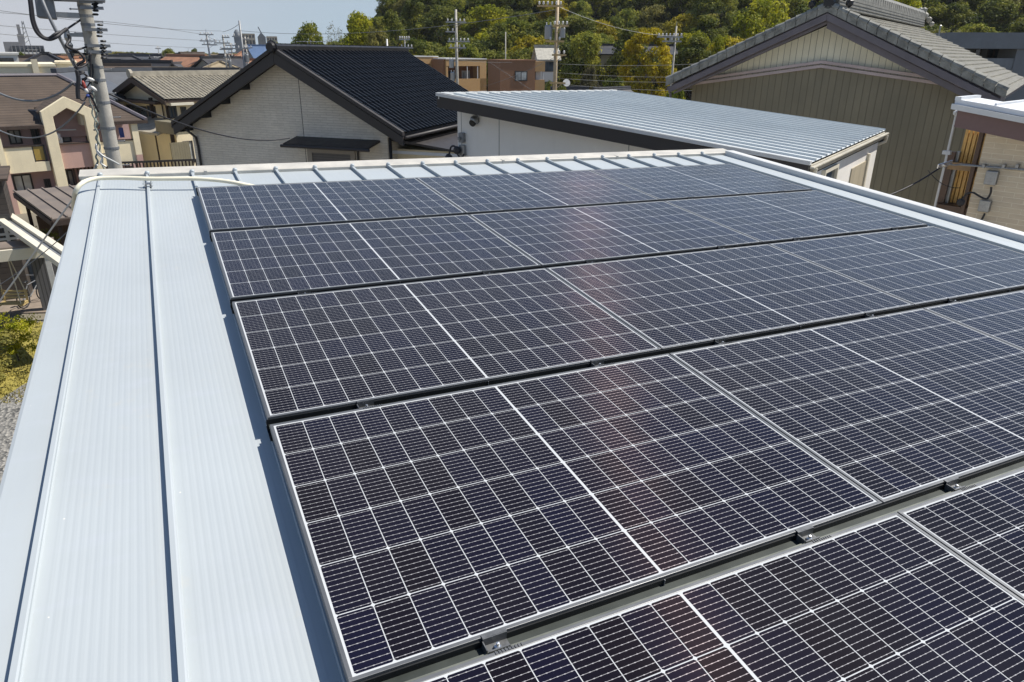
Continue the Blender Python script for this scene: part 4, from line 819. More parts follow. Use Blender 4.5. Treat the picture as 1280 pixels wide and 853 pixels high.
def crown_mesh(seed, kind):
    g = random.Random(seed); mb = MB(); lay = mb.bm.loops.layers.float_color.new('tint'); cl = []
    if kind == 'round':
        ncl = 46
        for i in range(ncl):
            a = g.random()*6.28; z = g.uniform(-.75, 1); rr = math.sqrt(max(0, 1-z*z))*g.uniform(.55, 1.0)*(1.05 if z < .3 else .95)
            cl.append((Vector((math.cos(a)*rr*3.3, math.sin(a)*rr*3.3, z*3.2 + g.uniform(-.4,.4))), g.uniform(.75, 1.35), g.random()))
        leaf_quads(mb, lay, cl, 170, .36, g)
    elif kind == 'tall':
        for i in range(52):
            z = g.uniform(-1, 1); a = g.random()*6.28; rr = (1-.45*max(0,z))*math.sqrt(max(.02, 1-z*z*.8))*g.uniform(.4, 1.0)
            cl.append((Vector((math.cos(a)*rr*2.5, math.sin(a)*rr*2.5, z*4.6)), g.uniform(.65, 1.15), g.random()))
        leaf_quads(mb, lay, cl, 150, .34, g)
    elif kind == 'pine':
        for i in range(34):
            z = g.uniform(-.8, 1); a = g.random()*6.28; rr = (1.05-z*.75)*g.uniform(.5, 1.0)
            for q in range(2): cl.append((Vector((math.cos(a)*rr*(1.6+q*.9), math.sin(a)*rr*(1.6+q*.9), z*4.2 + g.uniform(-.2,.3))), g.uniform(.45,.8), g.random()*.7))
        leaf_quads(mb, lay, cl, 80, .30, g)
    elif kind == 'dome':
        for i in range(80):
            z = g.uniform(-.9, 1); a = g.random()*6.28; rr = math.sqrt(max(.05, 1-max(0,z)**2))*g.uniform(.75, 1.0)*(1-.12*max(0,-z))
            cl.append((Vector((math.cos(a)*rr*2.9, math.sin(a)*rr*2.9, z*3.9)), g.uniform(.55,.85), g.random()))
        leaf_quads(mb, lay, cl, 170, .30, g)
    elif kind == 'bare':
        for i in range(40):
            z = g.uniform(-.6, 1); a = g.random()*6.28; rr = math.sqrt(max(0,1-z*z))*g.uniform(.5,1)
            cl.append((Vector((math.cos(a)*rr*3, math.sin(a)*rr*3, z*3)), g.uniform(.8,1.3), g.random()))
        leaf_quads(mb, lay, cl, 22, .22, g)
    elif kind == 'shrub':
        for i in range(26):
            cl.append((Vector((g.gauss(0,.42), g.gauss(0,.42), g.uniform(-.35,.8))), g.uniform(.15,.3), g.random()))
        leaf_quads(mb, lay, cl, 90, .085, g)
    me = bpy.data.meshes.new('crown'); mb.bm.to_mesh(me); mb.bm.free(); return me
def trunk_mesh(seed, h, r, spread, zc, nb=6):
    g = random.Random(seed); mb = MB(); top = Vector((g.uniform(-.3,.3), g.uniform(-.3,.3), h))
    mb.tube([(0,0,-.6), (top.x*.3, top.y*.4, h*.4), top], r, 8, r*.45)
    for i in range(nb):
        a = 6.28*i/nb + g.uniform(-.4,.4); z0 = h*g.uniform(.5,.95); s = spread*g.uniform(.6,1)
        p = Vector((top.x*z0/h, top.y*z0/h, z0)); q = p + Vector((math.cos(a)*s*.5, math.sin(a)*s*.5, zc*.45)); e = p + Vector((math.cos(a)*s, math.sin(a)*s, zc*g.uniform(.7,1.1)))
        mb.tube([p, q, e], r*.42, 6, r*.12)
        for k in range(2): e2 = q + Vector((g.uniform(-1,1)*s*.5, g.uniform(-1,1)*s*.5, zc*.5)); mb.tube([q, (q+e2)/2+Vector((0,0,.1)), e2], r*.2, 5, r*.07)
    me = bpy.data.meshes.new('trunk'); bmesh.ops.recalc_face_normals(mb.bm, faces=mb.bm.faces); mb.bm.to_mesh(me); mb.bm.free(); me.materials.append(m_bark); return me
LM = {'dark': leafmat('dark_evergreen_leaves', (.070,.098,.018), (.285,.285,.045)), 'mid': leafmat('mid_green_leaves', (.11,.15,.022), (.40,.38,.05)),
      'olive': leafmat('olive_leaves', (.15,.15,.04), (.36,.32,.08)), 'lime': leafmat('lime_leaves', (.22,.25,.015), (.52,.48,.03), .4),
      'ochre': leafmat('ochre_leaves', (.26,.23,.012), (.55,.43,.02), .35), 'pale': leafmat('budding_twigs', (.13,.12,.06), (.22,.2,.10))}
CH = {'round': (3.6, 6.2), 'tall': (5.0, 6.6), 'pine': (4.6, 7.0), 'dome': (4.1, 5.0), 'bare': (3.6, 6.2), 'shrub': (.5, .8)}   # half height, crown centre height
CM = {}; TM = {}
for i, k in enumerate(('round', 'round', 'round', 'tall', 'tall', 'pine', 'pine', 'dome', 'bare', 'shrub')): CM.setdefault(k, []).append((crown_mesh(40+i, k), i))
for k in CM: TM[k] = trunk_mesh(hash(k) % 97 if False else len(k)*7+ord(k[0]), CH[k][1]*.8, .26 if k != 'shrub' else .03, 2.2 if k != 'shrub' else .4, 2.6 if k != 'shrub' else .5, 7)
CMAT = {}
def tree(kind, lm, loc, scale, label, group=None, name='broadleaf_tree', sx=1, idx=None, cat='tree'):
    key = (kind, lm, idx if idx is not None else rnd.randrange(len(CM[kind])))
    if key not in CMAT: me = CM[kind][key[2]][0].copy(); me.name = 'crown'; me.materials.append(LM[lm]); CMAT[key] = me
    e = bpy.data.objects.new(name, None); COL.objects.link(e); e.location = loc; e.rotation_euler = (0, 0, rnd.uniform(0, 6.28)); e.scale = (scale*sx, scale*sx, scale)
    tag(e, label, cat, group)
    c = bpy.data.objects.new('crown', CMAT[key]); COL.objects.link(c); c.parent = e; c.location = (0, 0, CH[kind][1])
    k = bpy.data.objects.new('trunk', TM[kind]); COL.objects.link(k); k.parent = e
    return e
def tree_px(kind, lm, u, vtop, d, wpx, label, vbase=None, **kw):
    """crown top at pixel (u, vtop), horizontal distance d, crown width in photo pixels"""
    p = at(u, vtop, d); z0 = max(0, hill_z(p.x, p.y)) if d > 97 else 0; half, cen = CH[kind]; wd = {'round': 8.0, 'tall': 6.2, 'pine': 6.6, 'dome': 7.0, 'bare': 8.0, 'shrub': 1.6}[kind]
    dep = (Vector((p.x, p.y, 0)) - Vector((0,0,0))).dot(Vector((FW.x, FW.y, 0)).normalized()); sxy = wpx*dep/885/wd; h = p.z - z0; sz = h/(half+cen)
    return tree(kind, lm, (p.x, p.y, z0), sz, label, sx=sxy/sz, **kw)
tree_px('round', 'mid', 385, 26, 108, 48, 'rounded green tree standing alone left of the wood, above the black roof ridge', idx=0)
tree_px('bare', 'pale', 417, 22, 128, 34, 'pale leafless-looking tree beside the lime green tree', name='budding_tree')
tree_px('round', 'lime', 446, 18, 122, 52, 'bright lime green tree at the left end of the wood', idx=1)
tree_px('pine', 'dark', 487, 8, 132, 40, 'dark pine with ragged top right of the lime tree', name='pine_tree', idx=0)
tree_px('round', 'olive', 470, 36, 112, 40, 'olive tree low in front of the dark pine', idx=2)
tree_px('dome', 'ochre', 811, 36, 104, 70, 'large ochre yellow domed tree behind the white metal roof', name='ochre_tree')
tree_px('round', 'lime', 868, 42, 118, 62, 'yellow-green tree just left of the grey gable roof', idx=1)
tree_px('round', 'lime', 905, 46, 112, 36, 'small yellow-green tree against the grey gable eave', idx=2)
tree_px('round', 'lime', 962, -6, 122, 80, 'broad yellow-green tree rising left of the gable peak', idx=0)
tree_px('tall', 'lime', 1130, -14, 100, 66, 'yellow-green tree behind the weathered tiled ridge', idx=0)
tree_px('round', 'mid', 735, 42, 112, 62, 'dense green tree right of the tan wooden utility pole', idx=1)
tree_px('round', 'lime', 786, 48, 122, 44, 'lime tree touching the left side of the ochre domed tree', idx=0)
tree_px('round', 'pale', 738, 84, 84, 24, 'small pale grey-green tree above the white metal roof', idx=2)
tree_px('round', 'mid', 686, 100, 80, 16, 'small round bush at the right end of the brown flats', idx=0)
tree_px('round', 'olive', 895, 18, 150, 46, 'grey-olive tree above the yellow-green trees', idx=1)
ZONE = [(12, 30, 'on the slope behind the brown flats'), (30, 38.5, 'on the slope between the tan pole and the ochre tree'), (38.5, 50, 'on the slope left of the cream gable'), (50, 75, 'on the slope above the grey concrete house')]
KN = {'dark': ('round', 'dark evergreen tree'), 'mid': ('round', 'mid green tree'), 'olive': ('round', 'olive tinged tree'), 'tallk': ('tall', 'tall dark tree'), 'pinek': ('pine', 'dark pine'), 'ochre': ('round', 'ochre tinged tree'), 'lime': ('round', 'bright yellow-green tree')}
for d in (114, 124, 135, 147, 160, 174, 190, 208):
    a = 12.5 + rnd.uniform(0, 2)
    while a < 74:
        za = min(1, max(0, (a-12)/12))
        if d > 150 and a < 16: a += 2.5; continue
        dd = d + rnd.uniform(-4, 4); p = (dd*math.sin(R(a)), dd*math.cos(R(a))); z = max(0, hill_z(*p))
        k = rnd.choices(['dark', 'mid', 'olive', 'tallk', 'pinek', 'ochre', 'lime'], [5, 4, 2.6, 2.5, .9, 1.5, .8])[0]; form, nm = KN[k]; lm = {'tallk': 'dark', 'pinek': 'dark'}.get(k, k)
        zn = next((s for q0, q1, s in ZONE if q0 <= a < q1), ZONE[-1][2])
        if a < 14.5 and k == 'lime': k = 'mid'
        tree(form, lm, (p[0], p[1], z-.4), rnd.uniform(.85, 1.2)*(1 if a > 18 else .8), nm + ' ' + zn, group='trees on the wooded hill', sx=rnd.uniform(.9, 1.25), name='pine_tree' if k == 'pinek' else 'broadleaf_tree')
        a += rnd.uniform(4.4, 6.0)*57.3/dd
for u, vt, d, wp, lm, lab in ((150, 64, 330, 44, 'olive', 'long low olive tree clump on the far skyline right of the concrete pole'), (211, 62, 190, 25, 'dark', 'dark rounded tree on the skyline beside the far grey gable'), (241, 61.5, 200, 17, 'dark', 'small dark tree behind the far brown roof'), (125, 66, 320, 30, 'olive', 'faded olive tree behind the concrete pole'), (26, 66, 210, 17, 'mid', 'small green tree below the far stepped apartment block'), (185, 67, 230, 18, 'dark', 'low dark tree left of the skyline tree pair'), (345, 52, 170, 20, 'mid', 'green tree behind the black roof ridge end')):
    tree_px('round', lm, u, vt, d, wp, lab)
for i, (u, vt, d) in enumerate(((60, 66, 420), (76, 66.5, 380), (100, 66, 400), (116, 65.5, 360), (163, 65, 340), (174, 66, 400), (222, 65.5, 330), (232, 65, 360), (254, 66, 300), (268, 66, 340), (284, 66.5, 300), (292, 66, 320))):
    tree_px('round', ('olive', 'dark', 'mid')[i % 3], u, vt, d, 17 + (i*5) % 9, 'small far tree in the low tree line along the left horizon', group='trees of the far horizon line')
for u, vt, d, wp, lm, lab in ((842, 112, 55, 44, 'mid', 'green hedge bush under the grey gable eave'), (700, 106, 68, 30, 'dark', 'dark bush at the foot of the tan wooden pole'), (770, 98, 88, 40, 'dark', 'dark shrub mass left of the ochre tree foot')):
    tree_px('round', lm, u, vt, d, wp, lab)
bp = atz(27, 452, 0); tree('shrub', 'lime', (bp.x, bp.y, 0), .85, 'thin leafy bush growing on the lawn left of the metal roof', name='garden_bush', cat='bush')
bp = atz(6, 470, 0); tree('shrub', 'olive', (bp.x-.5, bp.y, -.4), 1.0, 'low olive shrub at the lawn edge by the gravel', name='garden_bush', cat='bush', sx=1.5)
bp = atz(72, 345, 0); tree('shrub', 'dark', (bp.x, bp.y, 0), 1.1, 'dark hedge plant beside the cream beams', name='garden_bush', cat='bush')
# grass tufts on the lawn
g_ = random.Random(5); mb = MB()
for i in range(5000):
    u, v = g_.uniform(-60, 75), g_.uniform(402, 505); p = atz(u, v, .02)
    if p.x > -2.8 or p.y < 19.5 + max(0, (-3.4-p.x))*(-.8): continue
    a = g_.random()*6.28; h_ = g_.uniform(.03, .10); dx, dy = math.cos(a)*.02, math.sin(a)*.02; mb.bm.faces.new([mb.bm.verts.new(q) for q in ((p.x-dx,p.y-dy,.02),(p.x+dx,p.y+dy,.02),(p.x+g_.uniform(-.05,.05),p.y+g_.uniform(-.05,.05),.02+h_))])
o = mb.build('grass', m_grass, kind='stuff'); o['label'] = 'short dry yellowish grass on the lawn'; o['category'] = 'grass'

# ------------------------------------------------------------------ brown flats beyond the metal roofs
fb = at(558, 100, 93); t = T('brown_flats', 'tan and brown tile-clad flat-roofed apartment block below the wooded hill', 'apartment block', (fb.x, fb.y, 0), azm(78))
zt1 = t.hit(580, 74.5, 0).z; xa, xb = t.hit(558, 90, 0).x, t.hit(608, 90, 0).x
def zpx(v, u=590, y=0): return t.hit(u, v, y).z
def block(u0, u1, y, depth, zt_, name='wall', m=m_flat_b):
    a, b = t.hit(u0, 90, y), t.hit(u1, 90, y); mb = MB(); mb.box(a.x, b.x, y+1.6, y+depth, 0, zt_-.02); return mb.build(name, m, t), a.x, b.x
for u0, u1, y, vt, vb in ((558, 608, 0, 74.5, 83), (513, 548, 3.0, 71.5, 80)):
    zt_ = zpx(vt, (u0+u1)/2, y); w1, a, b = block(u0, u1, y, 9, zt_)
    mb = MB(); mb.box(a, b, y, y+1.6, zpx(vb, u0, y), zt_); mb.build('parapet', m_flat_t, t)
    mb = MB(); mb.box(a-.04, b+.04, y-.05, y+9.02, zt_, zt_+.12); mb.build('coping', m_winw, t)
    zb_ = zpx(vb+16, u0, y); mb = MB(); mb.box(a, b, y, y+.2, zb_-1.5, zb_); mb.box(a, b, y+.2, y+1.6, zb_-1.6, zb_-1.3); mb.build('balcony', m_flat_t, t)
    mb = MB(); mb.box(a-.02, b+.02, y-.04, y+.0, zb_-1.75, zb_-1.5); mb.build('balcony_edge', m_winw, t)
    mb = MB(); mb.box(b-1.0, b, y+.0, y+1.6, 0, zpx(vb, u0, y)); mb.box(a, a+.25, y+.02, y+.3, 0, zpx(vb, u0, y)); mb.build('column', m_flat_t, t)
    mb = MB(); mb.box(a-.25, a-.001, y+.3, y+9, 0, zt_-.03); mb.build('side_wall', m_flat_b, t)
    for k in (0.25, .52, .78):
        mb = MB(); x = a+(b-a)*k; mb.box(x-.05, x+.05, y+.03, y+.12, zb_, zpx(vb, u0, y)); mb.build('post', m_winw, t)
    window_l(t, a+(b-a)*.55, a+(b-a)*.75, zb_-.9, zb_+.9, y+1.6, glass=m_glassb, frame=m_winw, fw=.08); window_l(t, a+(b-a)*.12, a+(b-a)*.36, zb_-.9, zb_+.9, y+1.6, fw=.08)
    window_l(t, a+(b-a)*.3, a+(b-a)*.7, zb_-4.2, zb_-2.2, y+1.6, fw=.08)
c = at(625, 100, 88); t = T('brown_flats_wing', 'square dark brown tile-clad end wing of flats with one window and a small tan balcony', 'apartment block', (c.x, c.y, 0), azm(94))
zt_ = t.hit(640, 76.5, 0).z; xr_ = t.hit(669, 90, 0).x; xe = t.hit(681, 90, .3).x
mb = MB(); mb.box(0, xr_, 0, 4.2, 0, zt_); mb.build('wall', m_flat_b, t)
mb = MB(); mb.box(-.06, xr_+.06, -.06, 4.26, zt_, zt_+.14); mb.build('coping', m_flat_b, t)
window(t, 643.5, 89, 659, 101.5, 0, glass=m_glassb, fw=.12)
mb = MB(); mb.box(xr_+.0, xe, .25, 3, zt_-1.15, zt_-.02); mb.build('parapet', m_flat_t, t)
zz = t.hit(675, 100, .3).z; mb = MB(); mb.box(xr_, xe, .25, .45, zz-1.7, zz); mb.box(xe-.2, xe, .45, 3, zz-1.7, zz); mb.build('balcony', m_flat_t, t); mb = MB(); mb.box(xr_, xe+.02, .2, .25, zz-1.9, zz-1.7); mb.build('balcony_edge', m_winw, t)
mb = MB(); mb.box(xr_+.02, xe-.1, 2.0, 3, 0, zt_-1.1); mb.build('recess_wall', m_dkwood, t); mb = MB(); mb.box(xe-.25, xe-.1, .35, .5, zz, zt_-1.1); mb.build('column', m_winw, t)
mb = MB(); x = (xr_+xe)/2; mb.box(x-.3, x+.3, .7, .75, zz-.3, zz+1.1); o = mb.build('laundry', m_cloth)
for v in o.data.vertices: v.co = t.rm @ v.co + t.loc
tag(o, 'pale laundry on the small tan balcony of the brown wing', 'laundry')

# grey concrete house behind the right tiled roof
c = at(1232, 90, 46); t = T('grey_concrete_house', 'blue-grey concrete house with a wide flat overhanging roof behind the tiled gable', 'house', (c.x, c.y, 0), azm(128))
zt_ = t.hit(1245, 41, 0).z; xw = t.hit(1266, 80, 0).x; xc0 = t.hit(1243, 45, 0).x; yb = 14
mb = MB(); mb.box(xc0-2.2, 12, -.2, 14, zt_-.75, zt_); mb.prism([(xc0-2.2,-.2,zt_-.75),(xc0-2.2,-.2,zt_),(xc0-5.5,7,zt_-.3),(xc0-5.5,7,zt_-.9)], (0,6,.0)); mb.build('roof', m_bluegrey, t)
mb = MB(); mb.box(xc0-1.6, 12, 2.2, 13, 0, zt_-.76); mb.build('wall', m_bluegrey, t)
mb = MB(); mb.box(xw, 12, -.1, 2.2, 0, zt_-.76); mb.build('side_wing', m_bluegrey, t)
zb_ = t.hit(1250, 73, 0).z; mb = MB(); mb.box(xc0-1.0, xw, -.05, .15, 0, zb_); mb.build('balcony', m_bluegrey, t)
for u in (1222, 1238, 1246, 1258): window(t, u-2.2, 58, u+2.2, 74, 2.2, mull=0, fw=.05)
mb = MB(); p = t.hit(1221, 55, .5); mb.tube([(xc0-1.9,.5,0),(xc0-1.9,.5,zt_-.75)], .09, 6); mb.build('post', m_winw, t)
mb = MB(); p = at(1172, 50, 37); mb.tube([(p.x,p.y,HC-1.5),(p.x,p.y,at(1172,33,37).z)], .035, 6); mb.blob((p.x,p.y,at(1172,33,37).z), .05, sub=1); o = mb.build('lightning_rod', m_galv); tag(o, 'thin grey rod standing beyond the tiled roof of the cream gable house', 'rod')

# small shrine-like white house and roofs at the foot of the hill
def small_house(u, vr, d, W, D, az, mw, mr, label, hr=1.8, over=.5, wins=1, name='house', ztop=None, hip=False, tiles=False):
    p = at(u, vr, d); zr = ztop or max(p.z, 3.0); t = T(name, label, 'house', (p.x, p.y, 0), azm(az), None); ze = zr-hr
    t.loc = Vector((p.x, p.y, 0)); 
    if hip:
        mb = MB(); mb.box(-W/2, W/2, -D/2, D/2, 0, ze); wl = mb.build('wall', mw, t)
        mb = MB(); o_ = over; r_ = max(.1, (W-D)/2) ; A = [(-W/2-o_,-D/2-o_,ze-.1),(W/2+o_,-D/2-o_,ze-.1),(W/2+o_,D/2+o_,ze-.1),(-W/2-o_,D/2+o_,ze-.1)]; Q = [(-r_,0,zr),(r_,0,zr)]
        mb.face([A[0],A[1],Q[1],Q[0]]); mb.face([A[2],A[3],Q[0],Q[1]]); mb.face([A[1],A[2],Q[1]]); mb.face([A[3],A[0],Q[0]]); mb.face(A[::-1]); rf = mb.build('roof', mr, t)
        mb = MB(); mb.beam((Q[0][0]-.2,0,zr+.08), (Q[1][0]+.2,0,zr+.08), .35, .25)
        for a_, b_ in ((A[0],Q[0]),(A[1],Q[1]),(A[2],Q[1]),(A[3],Q[0])): mb.beam(Vector(a_)+Vector((0,0,.1)), Vector(b_)+Vector((0,0,.08)), .25, .18)
        mb.build('ridge', mr, rf)
    else:      # ridge along local x
        mb = MB(); mb.prism([(-W/2,-D/2,0),(-W/2,D/2,0),(-W/2,D/2,ze),(-W/2,0,zr-.1),(-W/2,-D/2,ze)], (W,0,0)); wl = mb.build('wall', mw, t)
        s_ = hr/(D/2); mb = MB()
        for s in (-1,1): mb.prism([(-W/2-over,0,zr),(-W/2-over,s*(D/2+over),ze-s_*over),(-W/2-over,s*(D/2+over),ze-s_*over-.16),(-W/2-over,0,zr-.16)], (W+2*over,0,0))
        rf = mb.build('roof', mr, t); mb = MB(); mb.beam((-W/2-over-.05,0,zr+.08),(W/2+over+.05,0,zr+.08), .36, .28); mb.build('ridge', mr, rf)
    for k in range(wins):
        x = -W/2 + W*(k+.5)/wins; window_l(t, x-.8, x+.8, ze-1.9, ze-.6, -D/2, fw=.09)
    window_l(t, -.7, .7, max(.4, ze-4.6), max(1.6, ze-3.2), -D/2, fw=.09)
    for s in (-1, 1):
        mb = MB(); mb.box(s*(W/2+.001), s*(W/2+.05), -.7, .7, ze-1.8, ze-.6); mb.build('window', m_winf, t)
    return t
rgrey = mat('dark_grey_roof', (.055,.055,.06), .6, .25, 1.5, streak=.2); rbrown = mat('brown_tile_roof', (.085,.064,.05), .7, .3, 1.5, streak=.2); rblack = mat('black_roof', (.03,.03,.034), .5, .25, 2); rblue = mat('blue_metal_roof', (.06,.11,.21), .5, .15, 2); rorange = mat('orange_brown_roof', (.30,.15,.085), .7, .25, 1.5); rtan = mat('tan_low_roof', (.30,.245,.16), .75, .25, 1.5); rbg = mat('blue_grey_slate_roof', (.075,.083,.097), .6, .2, 1.5)
wgrey = mat('grey_gable_wall', (.22,.22,.225), .8, .12, 1); wbeige = mat('beige_wall', (.46,.42,.34), .85, .12, 1); wwhite = mat('white_render', (.62,.61,.57), .8, .08, 1)
small_house(683, 58.5, 106, 2.6, 3, 105, wwhite, m_gtile, 'small white house with grey tiled roof below the wood, behind the tan pole', 1.3, .4, name='white_cottage')
small_house(765, 112, 66, 4, 5, 70, wbeige, rgrey, 'low grey roofed house just showing over the white metal roof', 1.2, .5, name='low_house', tiles=True)
small_house(790, 57, 116, 12, 5, 112, wbeige, rblack, 'low dark roofed house half hidden behind the ochre tree', 1.0, .5, name='low_house')
small_house(712, 111, 76, 3, 3, 110, wbeige, rgrey, 'little grey roofed shed behind the ridge of the white metal roof', 1.0, .4, name='shed')
H_ = [ # u, ridge v, dist, W, D, az, wall, roof, rise, hip, label
 (150, 70.5, 118, 11, 8, 92, wbeige, rgrey, 2.0, True, 'dark grey hip-roofed house right of the concrete pole on the far rooftops line'),
 (165, 77.5, 92, 8, 7, 120, wgrey, rblack, 1.8, False, 'black roofed house just above the tan house chimney side'),
 (183, 75.5, 150, 10, 8, 80, wgrey, rbg, 1.8, False, 'blue-grey slate roofed house in the middle of the far rooftops'),
 (158, 86.5, 84, 9.5, 6, 97, wbeige, rtan, 1.0, False, 'low tan roofed house close behind the tan tiled house'),
 (208, 75.8, 132, 9, 8, 88, wbeige, rbrown, 1.5, True, 'brown hip-roofed house with a white post left of the grey gable'),
 (225, 79.3, 112, 6, 6.5, 20, wgrey, rgrey, 1.4, False, 'small grey-walled gable house in front of the brown far roofs'),
 (224, 87.5, 80, 10, 5, 93, wgrey, rgrey, .9, False, 'long low dark grey roof directly behind the tan tiled roof'),
 (240, 66.5, 155, 7, 7.5, 35, wgrey, rbrown, 2.0, False, 'far brown roofed house with grey gable and a white wall box'),
 (150, 88.5, 78, 5, 6, 60, wwhite, rbg, 1.8, False, 'slate blue roofed house behind the concrete pole and the apartment ridge'),
 (297, 75, 120, 7, 6, 100, wbeige, rorange, 1.8, False, 'orange-brown roofed house among the far utility poles'),
 (320, 61.5, 170, 13, 9, 95, wbeige, rorange, 3.0, True, 'far orange-brown hip roof left of the black roof ridge'),
 (331, 57.5, 150, 6, 7, 80, wgrey, rblue, 2.0, False, 'house with a bright blue metal roof beside the black roof ridge'),
 (276, 80, 105, 8, 6, 92, wbeige, rgrey, 1.5, True, 'grey roofed house at the feet of the far poles'),
 (262, 89, 84, 6, 5, 92, wwhite, rgrey, 1.0, False, 'low house with a white wall patch above the tan roof'),
 (56, 67.5, 95, 5.5, 5, 92, wgrey, rblack, 1.6, True, 'dark roofed house with a row of white windows left of the concrete pole'),
 (33, 72, 105, 5, 6, 92, wbeige, rbrown, 1.4, False, 'small brown house between the flat white house and the dark roofed house'),
 (88, 70, 150, 12, 8, 88, wbeige, rbrown, 2.0, False, 'far brown roofed house left of the concrete pole'),
 (102, 76, 110, 8, 7, 96, wwhite, rgrey, 1.6, False, 'grey roofed white house hidden partly by the pole cables'),
 (88, 88.5, 64, 6, 6, 12, wwhite, rbg, 1.6, False, 'pale gabled house end rising behind the apartment roof hip'),
 (118, 82, 84, 9, 7, 94, wbeige, rbrown, 1.3, False, 'brown roofed house right behind the concrete pole'),
 (190, 69.5, 210, 11, 8, 90, wbeige, rgrey, 2.0, True, 'distant dark roofed house left of the skyline trees'),
 (270, 72, 190, 12, 8, 85, wbeige, rbrown, 2.0, False, 'distant brown roof between the lattice-armed poles'),
 (72, 71.5, 210, 12, 8, 90, wwhite, rbrown, 2.2, False, 'distant house below the right end of the stepped apartment block'),
 (135, 76, 170, 10, 8, 90, wbeige, rgrey, 2.2, False, 'distant grey roof behind the dark grey hip roof'),
]
H_ += [(178, 67.5, 260, 13, 9, 88, wbeige, rbrown, 2.2, False, 'faint distant brown roof left of the skyline trees'), (222, 67, 280, 12, 9, 95, wgrey, rgrey, 2.2, True, 'faint distant grey hip roof between the two skyline trees'),
 (255, 68, 300, 14, 9, 90, wbeige, rtan, 2.2, False, 'faint distant tan roof right of the skyline trees'), (110, 69, 270, 14, 9, 92, wwhite, rgrey, 2.2, True, 'faint distant hip roof just left of the concrete pole'), (284, 70, 240, 11, 8, 85, wbeige, rbrown, 2.2, False, 'faint distant roof at the top of the bristling pole'), (145, 70, 290, 13, 8, 98, wwhite, rbg, 2.2, False, 'faint distant slate roof below the olive skyline trees')]
tr_ = random.Random(23)
for k in range(46):
    u = tr_.uniform(62, 318); d = tr_.uniform(95, 270); vr = 66 + 8.8*0 + (8.8 - tr_.uniform(6.6, 8.4))*885/d*.93
    if u > 235 and vr > 80: continue
    H_.append((u, vr, d, tr_.uniform(4.5, 8), tr_.uniform(5, 7.5), tr_.uniform(0, 180), tr_.choice([wbeige, wwhite, wwhite, wgrey]), tr_.choice([rgrey, rbrown, rtan, rbg, rblack, rgrey, rorange]), tr_.uniform(1.1, 2.0), tr_.random() < .35, 'small distant tiled house lost among the crowded far rooftops at the left'))
for (u, vr, d, W, D, az, mw, mr, rise, hip, lab) in H_: tag(small_house(u, vr, d, W, D, az, mw, mr, lab, rise, .45, 2, 'town_house', hip=hip).e, lab, 'house', 'small houses of the far town' if lab.startswith('small distant') else None)
# flat cream buildings behind the apartment roof
def flat_block(name, label, u0, u1, vt, d, depth, m, az=92, wins=(), cat='building', parapet=True, zmin=0):
    p = at(u0, vt, d); q = at(u1, vt, d); zt_ = p.z; t = T(name, label, cat, (p.x, p.y, 0), azm(math.degrees(math.atan2((q-p).x, (q-p).y)))); L = (q-p).length
    mb = MB(); mb.box(0, L, 0, depth, 0, zt_); mb.build('wall', m, t)
    if parapet: mb = MB(); mb.box(-.1, L+.1, -.1, depth+.1, zt_, zt_+.18); mb.build('parapet', m, t)
    return t, L, zt_
t, L, z = flat_block('cream_flat_building', 'long cream flat-topped wall of a building behind the brown apartment roof', -6, 68, 83.5, 66, 9, m_cream)
mb = MB(); x = t.hit(46.5, 85, 0).x; mb.box(x-.3, x+.1, -.25, 0, z-2.5, z+.5); mb.build('rain_hopper', m_tanwall, t)
for s in (.2, .4, .6, .8): window_l(t, L*s-.8, L*s+.8, max(.5, z-5), max(1.8, z-3.4), 0)
t, L, z = flat_block('cream_annex', 'short cream flat annex just left of the pole cables', 70, 95, 80, 76, 7, m_cream)
window_l(t, L*.3, L*.6, z-2.6, z-1.4, 0)
t, L, z = flat_block('white_flat_house', 'pale flat-roofed house with a dark window band at the far left edge', -8, 22, 68.5, 82, 9, wwhite)
window(t, -6, 72.5, 18, 78.5, 0, mull=4, fw=.1)
# distant towers
def far_block(name, label, u0, u1, vt, d, depth, m, floors, bays, rm2=None):
    t, L, z = flat_block(name, label, u0, u1, vt, d, depth, m, cat='apartment tower', parapet=True)
    fh = 3.0; nf = min(floors, int(z/fh))
    for k in range(nf):
        zz = z - fh*k - 2.6; mb = MB(); mb.box(0, L, -1.4, -.02, zz-.35, zz+.75); mb.build('balcony', wwhite if name != 'distant_tower' else wbeige, t)
    mb = MB()
    for b_ in range(bays+1): x = L*b_/bays; mb.box(x-.12, x+.12, -1.45, -.01, 0, z); 
    mb.build('party_wall', m, t)
    for b_ in range(bays):
        x = L*(b_+.5)/bays; mb = MB(); mb.box(x-L/bays*.34, x+L/bays*.34, -.05, -.002, z-fh*nf, z-.6); mb.build('window_column', m_glass, t)
    return t, L, z
t, L, z = far_block('stepped_apartment_tower', 'far stepped grey apartment block with roof towers on the left skyline', 14, 54, 57.5, 300, 12, wgrey, 5, 8)
mb = MB(); mb.box(-2, L*.25, 0, 10, 0, z+1.2); mb.build('lower_wing', wgrey, t); mb = MB(); mb.box(L*.25, L*.45, 1, 6, z, z+3.6); mb.box(L*.3, L*.4, 1, 5, z+3.6, z+6.5); mb.build('roof_tower', wgrey, t)
x = L*.52; mb = MB()
for dx, dy in ((-.8,-.8),(.8,-.8),(.8,.8),(-.8,.8)): mb.tube([(x+dx,3+dy,z),(x+dx*.25,3+dy*.25,z+7.6)], .12, 5)
for k in range(5):
    zz = z+1.4*k+.7; s = .8*(1-.15*k); mb.tube([(x-s,3-s,zz),(x+s*.85,3-s*.85,zz+1.2)], .07, 4); mb.tube([(x+s,3-s,zz),(x-s*.85,3-s*.85,zz+1.2)], .07, 4); mb.tube([(x-s,3+s,zz),(x+s*.85,3+s*.85,zz+1.2)], .07, 4)
